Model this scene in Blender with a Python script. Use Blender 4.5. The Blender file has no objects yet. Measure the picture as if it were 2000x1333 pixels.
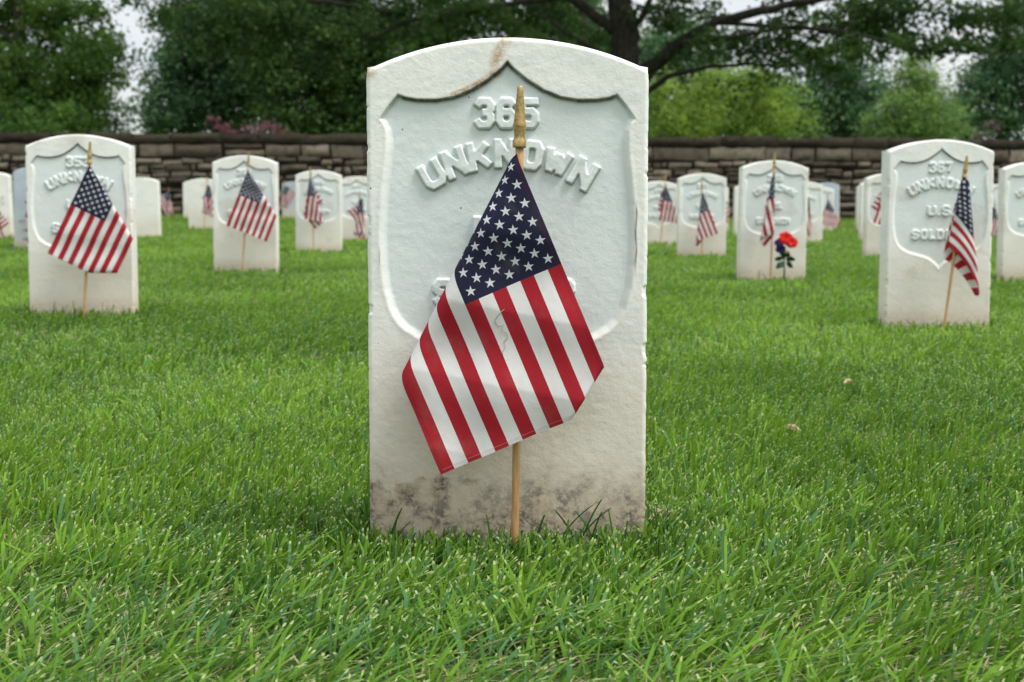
import bpy, math, random
import numpy as np
from mathutils import Vector

random.seed(7)
RNG = np.random.default_rng(7)
R = math.radians
S = bpy.context.scene
COL = S.collection

# ------------------------------------------------------------ camera, world, sun, exposure
CAM_H = 0.404
FPX = 3000.0
PITCH = math.atan(288.0 / FPX)
cam_d = bpy.data.cameras.new("camera")
cam = bpy.data.objects.new("camera", cam_d)
COL.objects.link(cam)
cam.location = (0, 0, CAM_H)
cam.rotation_euler = (math.pi / 2 - PITCH, 0, 0)
cam_d.sensor_width = 36.0
cam_d.lens = 54.0
cam_d.clip_start = 0.02
cam_d.clip_end = 3000
cam_d.dof.use_dof = True
cam_d.dof.focus_distance = 1.80
cam_d.dof.aperture_fstop = 11.5
S.camera = cam
S.view_settings.view_transform = 'Standard'
S.view_settings.look = 'None'
S.view_settings.exposure = 0.63
S.view_settings.gamma = 1.0
S.cycles.max_bounces = 8
S.cycles.transparent_max_bounces = 8

SUN_EL, SUN_AZ = R(60), R(116)      # azimuth from +Y towards +X
sd = Vector((math.sin(SUN_AZ) * math.cos(SUN_EL), math.cos(SUN_AZ) * math.cos(SUN_EL), math.sin(SUN_EL)))
w = bpy.data.worlds.new("World")
S.world = w
w.use_nodes = True
nt = w.node_tree
nt.nodes.clear()
o_ = nt.nodes.new('ShaderNodeOutputWorld')
sky = nt.nodes.new('ShaderNodeTexSky')
sky.sky_type = 'NISHITA'
sky.sun_disc = False
sky.sun_elevation = SUN_EL
sky.sun_rotation = SUN_AZ
b1 = nt.nodes.new('ShaderNodeBackground')
b1.inputs[1].default_value = 0.10
nt.links.new(sky.outputs[0], b1.inputs[0])
b2 = nt.nodes.new('ShaderNodeBackground')     # bright cloud cover
b2.inputs[1].default_value = 0.84
tc = nt.nodes.new('ShaderNodeTexCoord')
mp = nt.nodes.new('ShaderNodeMapping')
mp.inputs['Scale'].default_value = (1.6, 1.6, 5.0)
nt.links.new(tc.outputs['Generated'], mp.inputs[0])
nz = nt.nodes.new('ShaderNodeTexNoise')
nz.inputs['Scale'].default_value = 2.6
nz.inputs['Detail'].default_value = 7
nt.links.new(mp.outputs[0], nz.inputs['Vector'])
cr = nt.nodes.new('ShaderNodeValToRGB')
cr.color_ramp.elements[0].position = 0.35
cr.color_ramp.elements[0].color = (0.80, 0.86, 0.93, 1)
cr.color_ramp.elements[1].position = 0.62
cr.color_ramp.elements[1].color = (1.0, 0.995, 0.98, 1)
nt.links.new(nz.outputs[0], cr.inputs[0])
nt.links.new(cr.outputs[0], b2.inputs[0])
sx_ = nt.nodes.new('ShaderNodeSeparateXYZ')      # an overcast dome is brightest overhead
nt.links.new(tc.outputs['Generated'], sx_.inputs[0])
mr_ = nt.nodes.new('ShaderNodeMapRange')
mr_.interpolation_type = 'SMOOTHSTEP'
mr_.inputs[1].default_value = 0.0
mr_.inputs[2].default_value = 0.75
mr_.inputs[3].default_value = 0.60
mr_.inputs[4].default_value = 1.25
nt.links.new(sx_.outputs[2], mr_.inputs[0])
nt.links.new(mr_.outputs[0], b2.inputs[1])
mx = nt.nodes.new('ShaderNodeMixShader')
mx.inputs[0].default_value = 0.80
nt.links.new(b1.outputs[0], mx.inputs[1])
nt.links.new(b2.outputs[0], mx.inputs[2])
nt.links.new(mx.outputs[0], o_.inputs[0])

sl = bpy.data.lights.new("sun", 'SUN')
sl.energy = 2.3
sl.angle = R(24)
sl.color = (1.0, 0.97, 0.91)
so = bpy.data.objects.new("sun", sl)
COL.objects.link(so)
so.rotation_euler = (-sd).to_track_quat('-Z', 'Y').to_euler()

# ------------------------------------------------------------ helpers
def P(px, py, d):
    """photo pixel + distance along +Y  ->  world point"""
    a, b = (px - 1000) / FPX, (py - 666.5) / FPX
    cp, sp = math.cos(PITCH), math.sin(PITCH)
    y = cp - b * sp
    z = -sp - b * cp
    k = d / y
    return (a * k, d, CAM_H + z * k)

def hash2(ix, iy, seed):
    n = (ix.astype(np.int64) * 374761393 + iy.astype(np.int64) * 668265263 + seed * 974634777) & 0x7fffffff
    n = (n ^ (n >> 13)) * 1274126177 & 0x7fffffff
    n = (n ^ (n >> 16)) & 0x7fffffff
    return (n % 100003) / 100003.0

def vnoise(x, y, seed=0):
    x = np.asarray(x, float); y = np.asarray(y, float)
    ix, iy = np.floor(x), np.floor(y)
    fx, fy = x - ix, y - iy
    fx = fx * fx * (3 - 2 * fx); fy = fy * fy * (3 - 2 * fy)
    a = hash2(ix, iy, seed); b = hash2(ix + 1, iy, seed)
    c = hash2(ix, iy + 1, seed); d = hash2(ix + 1, iy + 1, seed)
    return (a * (1 - fx) + b * fx) * (1 - fy) + (c * (1 - fx) + d * fx) * fy

def fbm(x, y, seed=0, o=4):
    s, a, t = 0, 0.5, 0
    for k in range(o):
        s = s + a * vnoise(np.asarray(x) * 2 ** k, np.asarray(y) * 2 ** k, seed + k * 17); t += a; a *= 0.5
    return s / t

def sstep(a, b, x):
    t = np.clip((x - a) / (b - a), 0, 1)
    return t * t * (3 - 2 * t)

def gz(x, y):
    x = np.asarray(x, float); y = np.asarray(y, float)
    return -0.034 + 0.024 * np.exp(-((x + 1.45) ** 2 / 1.6 + (y - 4.9) ** 2 / 3.0)) - 0.007 * np.clip(x, -16, 16) * sstep(2.0, 6.0, y) + 0.012 * (fbm(x * 0.6 + 5, y * 0.6, 3, 2) - 0.5)

def make_mesh(name, verts, faces4=None, faces3=None, mats=(), smooth=True, attrs=None):
    me = bpy.data.meshes.new(name)
    verts = np.asarray(verts, dtype=np.float32)
    nv = len(verts)
    loops, starts, tot = [], [], []
    pos = 0
    if faces4 is not None and len(faces4):
        f = np.asarray(faces4, dtype=np.int32)
        loops.append(f.ravel()); starts.append(pos + np.arange(len(f)) * 4); tot.append(np.full(len(f), 4)); pos += f.size
    if faces3 is not None and len(faces3):
        f = np.asarray(faces3, dtype=np.int32)
        loops.append(f.ravel()); starts.append(pos + np.arange(len(f)) * 3); tot.append(np.full(len(f), 3)); pos += f.size
    loops = np.concatenate(loops); starts = np.concatenate(starts).astype(np.int32); tot = np.concatenate(tot).astype(np.int32)
    me.vertices.add(nv); me.vertices.foreach_set('co', verts.ravel())
    me.loops.add(len(loops)); me.loops.foreach_set('vertex_index', loops)
    me.polygons.add(len(starts)); me.polygons.foreach_set('loop_start', starts)
    me.polygons.foreach_set('loop_total', tot)
    me.polygons.foreach_set('use_smooth', np.full(len(starts), smooth))
    for m in mats: me.materials.append(m)
    if attrs:
        for k, v in attrs.items():
            v = np.asarray(v, dtype=np.float32)
            if v.shape[1] == 3: v = np.concatenate([v, np.ones((len(v), 1), np.float32)], 1)
            at = me.attributes.new(k, 'FLOAT_COLOR', 'POINT')
            at.data.foreach_set('color', v.ravel())
    me.update(calc_edges=True)
    me.validate()
    return me

def link(name, me, parent=None, loc=None, rotz=0, label=None, cat=None, group=None, kind=None):
    o = bpy.data.objects.new(name, me)
    COL.objects.link(o)
    if parent is not None: o.parent = parent
    if loc is not None: o.location = loc
    if rotz: o.rotation_euler = (0, 0, rotz)
    if label: o['label'] = label
    if cat: o['category'] = cat
    if group: o['group'] = group
    if kind: o['kind'] = kind
    return o

class N:
    """tiny node-tree writer"""
    def __init__(s, name):
        s.m = bpy.data.materials.new(name); s.m.use_nodes = True
        s.t = s.m.node_tree; s.t.nodes.clear()
        s.out = s.t.nodes.new('ShaderNodeOutputMaterial')
    def n(s, typ, **k):
        x = s.t.nodes.new(typ)
        for a, b in k.items(): setattr(x, a, b)
        return x
    def l(s, a, b): s.t.links.new(a, b)
    def put(s, v, sock):
        if isinstance(v, (int, float)): sock.default_value = v
        elif isinstance(v, tuple): sock.default_value = v if len(v) == len(sock.default_value) else (*v, 1)
        else: s.l(v, sock)
    def math(s, op, a, b=None, c=None, clamp=False):
        x = s.n('ShaderNodeMath', operation=op); x.use_clamp = clamp
        s.put(a, x.inputs[0])
        if b is not None: s.put(b, x.inputs[1])
        if c is not None: s.put(c, x.inputs[2])
        return x.outputs[0]
    def mix(s, f, a, b, blend='MIX'):
        x = s.n('ShaderNodeMix', data_type='RGBA', blend_type=blend)
        s.put(f, x.inputs[0]); s.put(a, x.inputs[6]); s.put(b, x.inputs[7])
        return x.outputs[2]
    def ramp(s, v, p0, p1, c0=0.0, c1=1.0):
        x = s.n('ShaderNodeMapRange', interpolation_type='SMOOTHSTEP')
        s.put(v, x.inputs[0]); x.inputs[1].default_value = p0; x.inputs[2].default_value = p1
        x.inputs[3].default_value = c0; x.inputs[4].default_value = c1
        return x.outputs[0]
    def noise(s, vec, scale, detail=4, rough=0.55):
        x = s.n('ShaderNodeTexNoise')
        if vec is not None: s.l(vec, x.inputs['Vector'])
        x.inputs['Scale'].default_value = scale; x.inputs['Detail'].default_value = detail; x.inputs['Roughness'].default_value = rough
        return x.outputs[0]
    def attr(s, name):
        a = s.n('ShaderNodeAttribute', attribute_name=name)
        sp = s.n('ShaderNodeSeparateColor'); s.l(a.outputs['Color'], sp.inputs[0])
        return sp.outputs[0], sp.outputs[1], sp.outputs[2], a.outputs['Alpha']
    def obj(s):
        return s.n('ShaderNodeTexCoord').outputs['Object']
    def bsdf(s, col, rough=0.6, spec=0.3, bump=None, bump_s=0.3, bump_d=0.001, metal=0.0, trans=None, sss=0):
        b = s.n('ShaderNodeBsdfPrincipled')
        s.put(col, b.inputs['Base Color']); s.put(rough, b.inputs['Roughness'])
        b.inputs['Specular IOR Level'].default_value = spec
        b.inputs['Metallic'].default_value = metal
        if bump is not None:
            bn = s.n('ShaderNodeBump'); bn.inputs['Strength'].default_value = bump_s; bn.inputs['Distance'].default_value = bump_d
            s.l(bump, bn.inputs['Height']); s.l(bn.outputs[0], b.inputs['Normal'])
        sh = b.outputs[0]
        if trans is not None:
            tcol, tf = trans
            tr = s.n('ShaderNodeBsdfTranslucent'); s.put(tcol, tr.inputs[0])
            m = s.n('ShaderNodeMixShader'); m.inputs[0].default_value = tf
            s.l(sh, m.inputs[1]); s.l(tr.outputs[0], m.inputs[2]); sh = m.outputs[0]
        s.l(sh, s.out.inputs[0])
        return s.m

# ------------------------------------------------------------ materials
def mat_marble(name, light, cool, tint_amt=1.0):
    k = N(name)
    ob = k.obj()
    inf = k.n('ShaderNodeObjectInfo')
    off = k.n('ShaderNodeVectorMath', operation='ADD')
    mul = k.n('ShaderNodeVectorMath', operation='SCALE'); mul.inputs[0].default_value = (7.1, 3.3, 9.7)
    k.l(inf.outputs['Random'], mul.inputs['Scale']); k.l(ob, off.inputs[0]); k.l(mul.outputs[0], off.inputs[1])
    v = off.outputs[0]
    big = k.noise(v, 9, 4)
    c = k.mix(k.ramp(big, .35, .68), light, cool)
    mst = k.n('ShaderNodeMapping'); k.l(v, mst.inputs[0])
    mst.inputs['Scale'].default_value = (1.0, 1.0, 4.0); mst.inputs['Rotation'].default_value = (0, .25, 0)
    vein = k.noise(mst.outputs[0], 16, 6, .65)
    c = k.mix(k.math('MULTIPLY', k.ramp(vein, .52, .66), .32), c, (.50, .54, .54))
    grain = k.noise(v, 420, 3, .7)
    c = k.mix(k.math('MULTIPLY', k.ramp(grain, .35, .75), .20), c, (.90, .91, .89))
    r, g, b, a = k.attr('grime')       # r moss line, g brown stain, b recessed field, a ground grime
    c = k.mix(k.math('MULTIPLY', b, .7 * tint_amt), c, (.61, .68, .675))
    fine = k.noise(v, 130, 5, .7)
    mid = k.noise(v, 38, 5, .65)
    gn = k.math('MULTIPLY', g, k.ramp(fine, .38, .60, .35, 1.0))
    c = k.mix(k.math('MULTIPLY', gn, 1.0, clamp=True), c, (.43, .28, .14))
    c = k.mix(k.math('MULTIPLY', k.ramp(a, 0.0, .50), .62), c, (.60, .525, .405))
    c = k.mix(k.math('MULTIPLY', k.ramp(a, .42, 1.0), .75), c, (.37, .28, .175))
    blot = k.math('MULTIPLY', k.ramp(a, .50, .95), k.ramp(mid, .36, .60))
    blot = k.math('MULTIPLY', blot, k.ramp(fine, .40, .56, .15, 1.0))
    c = k.mix(k.math('MULTIPLY', blot, .92), c, (.10, .09, .075))
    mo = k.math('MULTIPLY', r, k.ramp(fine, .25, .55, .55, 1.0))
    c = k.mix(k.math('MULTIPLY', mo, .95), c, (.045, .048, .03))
    vo = k.n('ShaderNodeTexVoronoi', feature='F1'); vo.inputs['Scale'].default_value = 42; k.l(v, vo.inputs['Vector'])
    sp = k.math('MULTIPLY', k.math('LESS_THAN', vo.outputs['Distance'], .055), k.math('GREATER_THAN', k.noise(v, 21, 1), .56))
    c = k.mix(k.math('MULTIPLY', sp, .8), c, (.07, .065, .05))
    h = k.math('ADD', k.math('MULTIPLY', grain, .8), k.math('ADD', k.math('MULTIPLY', k.noise(v, 210, 3), .6), k.math('MULTIPLY', mid, .15)))
    b_ = k.bsdf(c, .62, .28, h, .45, .0007)
    return b_

M_MARBLE = mat_marble('marble', (.78, .77, .71), (.69, .695, .645))
M_MARBLE_FAR = mat_marble('marble_far', (.80, .785, .72), (.73, .725, .665), .8)
M_BLUE = mat_marble('blue_marble', (.42, .48, .55), (.35, .41, .48), .2)

def mat_engrave():
    k = N('black_engraving'); return k.bsdf((.06, .07, .085), .7, .2)
M_ENGR = mat_engrave()

def mat_flag():
    k = N('flag_cloth')
    U, V, W_, _ = k.attr('fuv')
    UC, L, H = 0.445, 0.307, 0.2217
    par = k.math('MODULO', k.math('FLOOR', k.math('MULTIPLY', V, 13.0)), 2.0)
    red, white, navy = (.41, .014, .025), (.82, .81, .79), (.014, .017, .047)
    col = k.mix(par, red, white)
    cu = k.math('DIVIDE', U, UC); cv = k.math('MULTIPLY', V, 13 / 7)
    canton = k.math('MULTIPLY', k.math('LESS_THAN', cu, 1.0), k.math('LESS_THAN', cv, 1.0))
    def star(ox, oy, lim):
        fx = k.math('SUBTRACT', k.math('FRACT', k.math('ADD', k.math('MULTIPLY', cu, 6.0), ox)), .5)
        fy = k.math('SUBTRACT', k.math('FRACT', k.math('ADD', k.math('MULTIPLY', cv, 5.0), oy)), .5)
        x = k.math('MULTIPLY', fx, UC * L / 6); y = k.math('MULTIPLY', fy, -H * 7 / 13 / 5)
        ang = k.math('ARCTAN2', x, y)
        m = k.math('FLOORED_MODULO', k.math('ADD', ang, math.pi / 5), 2 * math.pi / 5)
        a2 = k.math('ABSOLUTE', k.math('SUBTRACT', m, math.pi / 5))
        r = k.math('SQRT', k.math('ADD', k.math('MULTIPLY', x, x), k.math('MULTIPLY', y, y)))
        q = k.math('MULTIPLY', r, k.math('COSINE', k.math('SUBTRACT', a2, math.radians(72))))
        ins = k.math('LESS_THAN', q, .309 * .0064)
        if lim:
            for vv, lo, hi in ((cu, 1 / 12, 11 / 12), (cv, .1, .9)):
                ins = k.math('MULTIPLY', ins, k.math('MULTIPLY', k.math('GREATER_THAN', vv, lo), k.math('LESS_THAN', vv, hi)))
        return ins
    st = k.math('MAXIMUM', star(0, 0, False), star(.5, .5, True))
    ccol = k.mix(st, navy, (.74, .75, .78))
    col = k.mix(canton, col, ccol)
    # weave, faint soil
    cx = k.n('ShaderNodeCombineXYZ'); k.l(U, cx.inputs[0]); k.l(V, cx.inputs[1])
    s1 = k.noise(cx.outputs[0], 6, 5); s2 = k.noise(cx.outputs[0], 300, 2)
    col = k.mix(k.math('MULTIPLY', k.ramp(s1, .50, .75), .16), col, (.30, .26, .22))
    col = k.mix(k.math('MULTIPLY', k.ramp(s2, .3, .7), .20), col, (.10, .08, .09))
    # hems: doubled cloth with a stitched line
    edge = k.math('MINIMUM', k.math('MULTIPLY', k.math('MINIMUM', V, k.math('SUBTRACT', 1.0, V)), H),
                  k.math('MULTIPLY', k.math('SUBTRACT', 1.0, U), L))
    hem = k.math('LESS_THAN', edge, .0050)
    line = k.math('MULTIPLY', k.math('GREATER_THAN', edge, .0044), hem)
    dash = k.math('GREATER_THAN', k.math('FRACT', k.math('MULTIPLY', k.math('ADD', U, V), 95.0)), .35)
    col = k.mix(k.math('MULTIPLY', hem, .14), col, (.09, .02, .03))
    flyh = k.math('LESS_THAN', k.math('MULTIPLY', k.math('SUBTRACT', 1.0, U), L), .0051)
    col = k.mix(k.math('MULTIPLY', k.math('MULTIPLY', line, dash), .6), col, k.mix(flyh, (.16, .010, .016), (.62, .50, .50)))
    wv = k.n('ShaderNodeTexWave', wave_type='BANDS', bands_direction='X'); wv.inputs['Scale'].default_value = 150
    k.l(cx.outputs[0], wv.inputs['Vector'])
    bmp = k.math('ADD', s2, k.math('ADD', k.math('MULTIPLY', hem, .8), k.math('MULTIPLY', k.noise(cx.outputs[0], 14, 4), 2.0)))
    return k.bsdf(col, .85, .12, bmp, .45, .0012, trans=(col, .25))
M_FLAG = mat_flag()

def mat_wood():
    k = N('staff_wood'); ob = k.obj()
    m = k.n('ShaderNodeMapping'); k.l(ob, m.inputs[0]); m.inputs['Scale'].default_value = (1, 1, .06)
    n_ = k.noise(m.outputs[0], 600, 4, .7); n2 = k.noise(m.outputs[0], 120, 3)
    c = k.mix(k.ramp(n_, .35, .7), (.50, .29, .12), (.36, .19, .075))
    c = k.mix(k.math('MULTIPLY', k.ramp(n2, .5, .7), .5), c, (.60, .40, .20))
    return k.bsdf(c, .5, .35, n_, .3, .0004)
M_WOOD = mat_wood()
def mat_brass():
    k = N('worn_brass'); ob = k.obj()
    n_ = k.noise(ob, 260, 5, .75); n2 = k.noise(ob, 70, 4)
    c = k.mix(k.ramp(n_, .40, .68), (.40, .28, .10), (.20, .135, .06))
    c = k.mix(k.math('MULTIPLY', k.ramp(n2, .5, .7), .5), c, (.55, .42, .19))
    return k.bsdf(c, k.ramp(n_, .3, .7, .35, .7), .5, n_, .4, .0004, metal=.55)
M_BRASS = mat_brass()

def mat_grass():
    k = N('grass_blades')
    rnd, along, dry, var = k.attr('blade')
    c = k.mix(k.ramp(rnd, 0.0, 1.0), (.030, .106, .014), (.182, .335, .027))
    c = k.mix(k.math('MULTIPLY', k.ramp(var, .80, .86), .8), c, (.085, .20, .085))   # bluish blades
    root = k.ramp(along, 0.0, .30)
    c = k.mix(root, k.mix(.6, c, (.16, .17, .06)), c)
    tip = k.math('MULTIPLY', k.math('GREATER_THAN', along, .93), k.math('GREATER_THAN', var, .40))
    c = k.mix(k.math('MULTIPLY', tip, .8), c, (.46, .50, .24))
    c = k.mix(dry, c, (.40, .36, .19))
    return k.bsdf(c, .55, .13, trans=(c, .36))
M_GRASS = mat_grass()
def mat_soil():
    k = N('thatch_soil'); ob = k.obj()
    n1 = k.noise(ob, 60, 6, .7); n2 = k.noise(ob, 1.6, 4)
    c = k.mix(k.ramp(n1, .35, .68), (.030, .075, .014), (.09, .13, .035))
    c = k.mix(k.math('MULTIPLY', k.ramp(n2, .3, .7), .5), c, (.045, .10, .02))
    return k.bsdf(c, .95, .1, n1, .8, .01)
M_SOIL = mat_soil()

def mat_leaf(name, c0, c1, tf=.42):
    k = N(name)
    rnd, clump, z, _ = k.attr('leaf')
    f = k.math('MULTIPLY_ADD', rnd, .20, k.math('MULTIPLY', k.math('POWER', clump, 1.5), .70))
    c = k.mix(f, c0, c1)
    return k.bsdf(c, .5, .25, trans=(c, tf))
def mat_bark():
    k = N('bark'); ob = k.obj()
    m = k.n('ShaderNodeMapping'); k.l(ob, m.inputs[0]); m.inputs['Scale'].default_value = (1, 1, .25)
    n_ = k.noise(m.outputs[0], 14, 6, .7)
    return k.bsdf(k.mix(k.ramp(n_, .35, .7), (.030, .027, .022), (.085, .075, .06)), .9, .15, n_, .9, .05)
M_BARK = mat_bark()
def mat_rubble(name, a, b_, sc=9):
    k = N(name); ob = k.obj()
    r, g, bb, _ = k.attr('blk')
    n_ = k.noise(ob, sc, 6, .7); n2 = k.noise(ob, sc * 5, 4)
    c = k.mix(r, a, b_)
    c = k.mix(k.math('MULTIPLY', k.ramp(n_, .45, .65), .6), c, (.060, .052, .040))
    c = k.mix(k.math('MULTIPLY', k.ramp(n2, .5, .8), .35), c, (.30, .29, .26))
    return k.bsdf(c, .9, .15, n_, .9, .03)
M_RUBBLE = mat_rubble('rubble_stone', (.075, .055, .036), (.34, .285, .215))
M_COPING = mat_rubble('coping_stone', (.034, .026, .017), (.075, .058, .038))
def mat_flat(name, c, rough=.6, spec=.3, tf=0):
    k = N(name); ob = k.obj(); n_ = k.noise(ob, 90, 4)
    cc = k.mix(k.math('MULTIPLY', n_, .5), c, tuple(x * .6 for x in c))
    return k.bsdf(cc, rough, spec, n_, .3, .002, trans=((cc, tf) if tf else None))
M_MORTAR = mat_flat('dark_mortar', (.022, .017, .012), .95, .1)

# ------------------------------------------------------------ the ground and the grass
def build_ground():
    xs = np.unique(np.concatenate([-np.geomspace(8, 900, 26), np.linspace(-8, 8, 81), np.geomspace(8, 900, 26)]))
    ys = np.unique(np.concatenate([-np.geomspace(2, 300, 14), np.linspace(-2, 32, 171), np.geomspace(32, 2000, 30)]))
    X, Y = np.meshgrid(xs, ys)
    Z = gz(X, Y)
    v = np.stack([X, Y, Z], -1).reshape(-1, 3)
    nx, ny = len(xs), len(ys)
    i, j = np.meshgrid(np.arange(nx - 1), np.arange(ny - 1))
    a = (j * nx + i).ravel()
    f = np.stack([a, a + 1, a + nx + 1, a + nx], 1)
    link('ground', make_mesh('ground', v, f, mats=[M_SOIL]), kind='structure')
build_ground()

STONES = []     # footprints: (x, y, yaw) filled by the gravestones

def blades(n, x, y, h, wd, seg, lean_az, lean, rnd, dry, face=None):
    """strips of seg quads; returns verts, faces, attr"""
    t = np.linspace(0, 1, seg + 1)
    z0 = gz(x, y)
    Lx, Ly = np.cos(lean_az), np.sin(lean_az)
    if face is None: face = RNG.uniform(0, math.pi, n)
    wx, wy = np.cos(face), np.sin(face)
    tt = t[None, :]
    hor = h[:, None] * (lean[:, None] * (.35 * tt + .65 * tt ** 2))
    ver = h[:, None] * (tt - .33 * np.minimum(lean[:, None], 1.6) * tt ** 2)
    cx = x[:, None] + Lx[:, None] * hor
    cy = y[:, None] + Ly[:, None] * hor
    cz = z0[:, None] + np.maximum(ver, .002)
    ws = np.interp(t, [0, .3, .75, .93, 1], [.8, 1, .92, .78, .55])[None, :] * wd[:, None] * .5
    v = np.empty((n, seg + 1, 2, 3), np.float32)
    v[:, :, 0, 0] = cx - wx[:, None] * ws; v[:, :, 1, 0] = cx + wx[:, None] * ws
    v[:, :, 0, 1] = cy - wy[:, None] * ws; v[:, :, 1, 1] = cy + wy[:, None] * ws
    v[:, :, 0, 2] = cz; v[:, :, 1, 2] = cz
    at = np.empty((n, seg + 1, 2, 4), np.float32)
    at[..., 0] = rnd[:, None, None]; at[..., 1] = t[None, :, None]; at[..., 2] = dry[:, None, None]
    at[..., 3] = RNG.random(n)[:, None, None]
    base = (np.arange(n) * (seg + 1) * 2)[:, None] + (np.arange(seg) * 2)[None, :]
    f = np.stack([base, base + 1, base + 3, base + 2], -1).reshape(-1, 4)
    return v.reshape(-1, 3), f, at.reshape(-1, 4)

def build_grass():
    VS, FS, AS = [], [], []; off = 0
    def add(res):
        nonlocal off
        v, f, a = res; VS.append(v); FS.append(f + off); AS.append(a); off += len(v)
    def band(y0, y1, dens, wid, hh, seg):
        half = lambda y: .44 * y + .45
        area = (half(y0) + half(y1)) * (y1 - y0)
        n = int(area * dens)
        y = y0 + (y1 - y0) * RNG.random(n) ** (.9)
        x = (RNG.random(n) * 2 - 1) * half(y)
        # tufts: pull blades towards jittered tuft centres
        cs = .028 * max(1, wid / .004) ** .8
        ix, iy = np.floor(x / cs), np.floor(y / cs)
        tx = (ix + .5 + .8 * (hash2(ix, iy, 5) - .5)) * cs; ty = (iy + .5 + .8 * (hash2(ix, iy, 6) - .5)) * cs
        pull = .45
        x = x + (tx - x) * pull; y = y + (ty - y) * pull
        patch = fbm(x * 3.1, y * 3.1, 11, 3); fine = vnoise(x * 16, y * 16, 12)
        thin = fbm(x * 2.3 + 9, y * 2.3, 21, 3)
        keep = RNG.random(n) < np.where(thin > .60, .55, 1.0) * (.70 + .30 * fine)
        for (sx, sy, yaw) in STONES:
            if y1 < sy - .2 or y0 > sy + .3: continue
            c, s_ = math.cos(yaw), math.sin(yaw)
            lx = (x - sx) * c + (y - sy) * s_; ly = -(x - sx) * s_ + (y - sy) * c
            keep &= ~((np.abs(lx) < .168) & (ly > -.004) & (ly < .108))
        x, y, patch, fine, thin = x[keep], y[keep], patch[keep], fine[keep], thin[keep]; n = len(x)
        tuft = hash2(np.floor(x / cs), np.floor(y / cs), 8)
        h = hh * (.62 + .5 * patch + .25 * tuft) * RNG.uniform(.62, 1.15, n)
        h = h * (1 + .28 * sstep(1.9, 1.3, y)); long_ = RNG.random(n) < .014
        h = np.where(long_, h * 1.45, h) * np.where(RNG.random(n) < .3, .7, 1)
        az = 0.55 + 2.4 * (fbm(x * 1.7, y * 1.7, 31, 2) - .5) * 2 + RNG.normal(0, .85, n)
        lean = np.clip(RNG.normal(.30 + .90 * sstep(2.0, 1.3, y) * vnoise(x * 2.2 + 4, y * 2.2, 33) + .25 * vnoise(x * 5, y * 5, 34), .30, n), .03, 1.6)
        dryp = .05 + .26 * sstep(.56, .70, thin)
        dry = (RNG.random(n) < dryp).astype(float)
        lean = np.where(dry > 0, lean + .5, lean); h = np.where(dry > 0, h * .7, h)
        wd = wid * RNG.uniform(.45, 1.15, n); wd = np.where(dry > 0, wd * .55, wd)
        rnd = np.clip(.25 * RNG.random(n) + .40 * patch + .30 * vnoise(x * .9, y * .9, 44) + .28 * (tuft - .3) + .10 - .16 * sstep(2.3, 1.4, y) + .10 * sstep(3, 6, y), 0, 1)
        add(blades(n, x, y, h, wd, seg, az, lean, rnd, dry))
    band(.95, 2.1, 25000, .0044, .045, 4)
    band(2.1, 3.4, 21000, .0040, .045, 3)
    band(3.4, 6.0, 10500, .0054, .044, 3)
    band(6.0, 10., 4600, .0080, .044, 2)
    band(10., 17., 1700, .0135, .045, 2)
    band(17., 28.2, 560, .0230, .046, 2)
    # short straw lying in the thatch near the camera
    n = 5000
    y = RNG.uniform(1.0, 3.2, n); x = (RNG.random(n) * 2 - 1) * (.4 * y + .2)
    add(blades(n, x, y, RNG.uniform(.012, .04, n), RNG.uniform(.0006, .0016, n), 3, RNG.uniform(0, 6.28, n), RNG.uniform(.8, 2.6, n), RNG.random(n), np.ones(n)))
    # longer blades the mower misses against the faces of the stones
    for k, (sx, sy, yaw) in enumerate(STONES):
        if sy > 9: continue
        n = 150 if k == 0 else 80
        lx = RNG.uniform(-.17, .17, n); ly = -RNG.gamma(1.6, .012, n) - .003
        x = sx + lx * math.cos(yaw) - ly * math.sin(yaw); y = sy + lx * math.sin(yaw) + ly * math.cos(yaw)
        h = RNG.uniform(.025, .052, n) + .024 * (RNG.random(n) < .10)
        add(blades(n, x, y, h, RNG.uniform(.0018, .0034, n), 5, RNG.uniform(-.9, 3.9, n) + math.pi * 0, RNG.uniform(.05, .75, n), RNG.uniform(0, .5, n), (RNG.random(n) < .06).astype(float), face=RNG.normal(0, .5, n)))
        if k == 0:
            q = 260
            add(blades(q, sx + RNG.uniform(-.19, .19, q), sy - RNG.uniform(.015, .085, q), RNG.uniform(.040, .056, q), RNG.uniform(.003, .0046, q), 4, RNG.uniform(-.5, 3.6, q), RNG.uniform(.05, .6, q), RNG.uniform(.1, .7, q), np.zeros(q)))
            lx = np.array([.052, .056, .075, .083, .088, .095, .110, .118, .128, .150, -.145, -.02, .03]); n = len(lx)
            add(blades(n, sx + lx, np.full(n, sy - .012), np.array([.095, .07, .085, .095, .08, .07, .075, .06, .07, .075, .075, .06, .07]), np.full(n, .0030), 8,
                np.where(RNG.random(n) < .5, 0, 3.1), RNG.uniform(.1, .8, n), RNG.uniform(0, .2, n), np.zeros(n), face=RNG.normal(0, .5, n)))
        n = 300 if k == 0 else 60   # beside the stone
        lx = np.where(RNG.random(n) < .5, -1, 1) * RNG.uniform(.172, .20, n); ly = RNG.uniform(-.03, .13, n)
        x = sx + lx; y = sy + ly
        add(blades(n, x, y, RNG.uniform(.04, .065, n), RNG.uniform(.002, .0036, n), 4, RNG.uniform(0, 6.28, n), RNG.uniform(.05, .6, n), RNG.uniform(0, .6, n), np.zeros(n)))
    me = make_mesh('grass', np.concatenate(VS), np.concatenate(FS), mats=[M_GRASS], smooth=False, attrs={'blade': np.concatenate(AS)})
    link('grass', me, label='green mown lawn with pale cut tips between the gravestones', cat='grass', kind='stuff')

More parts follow.
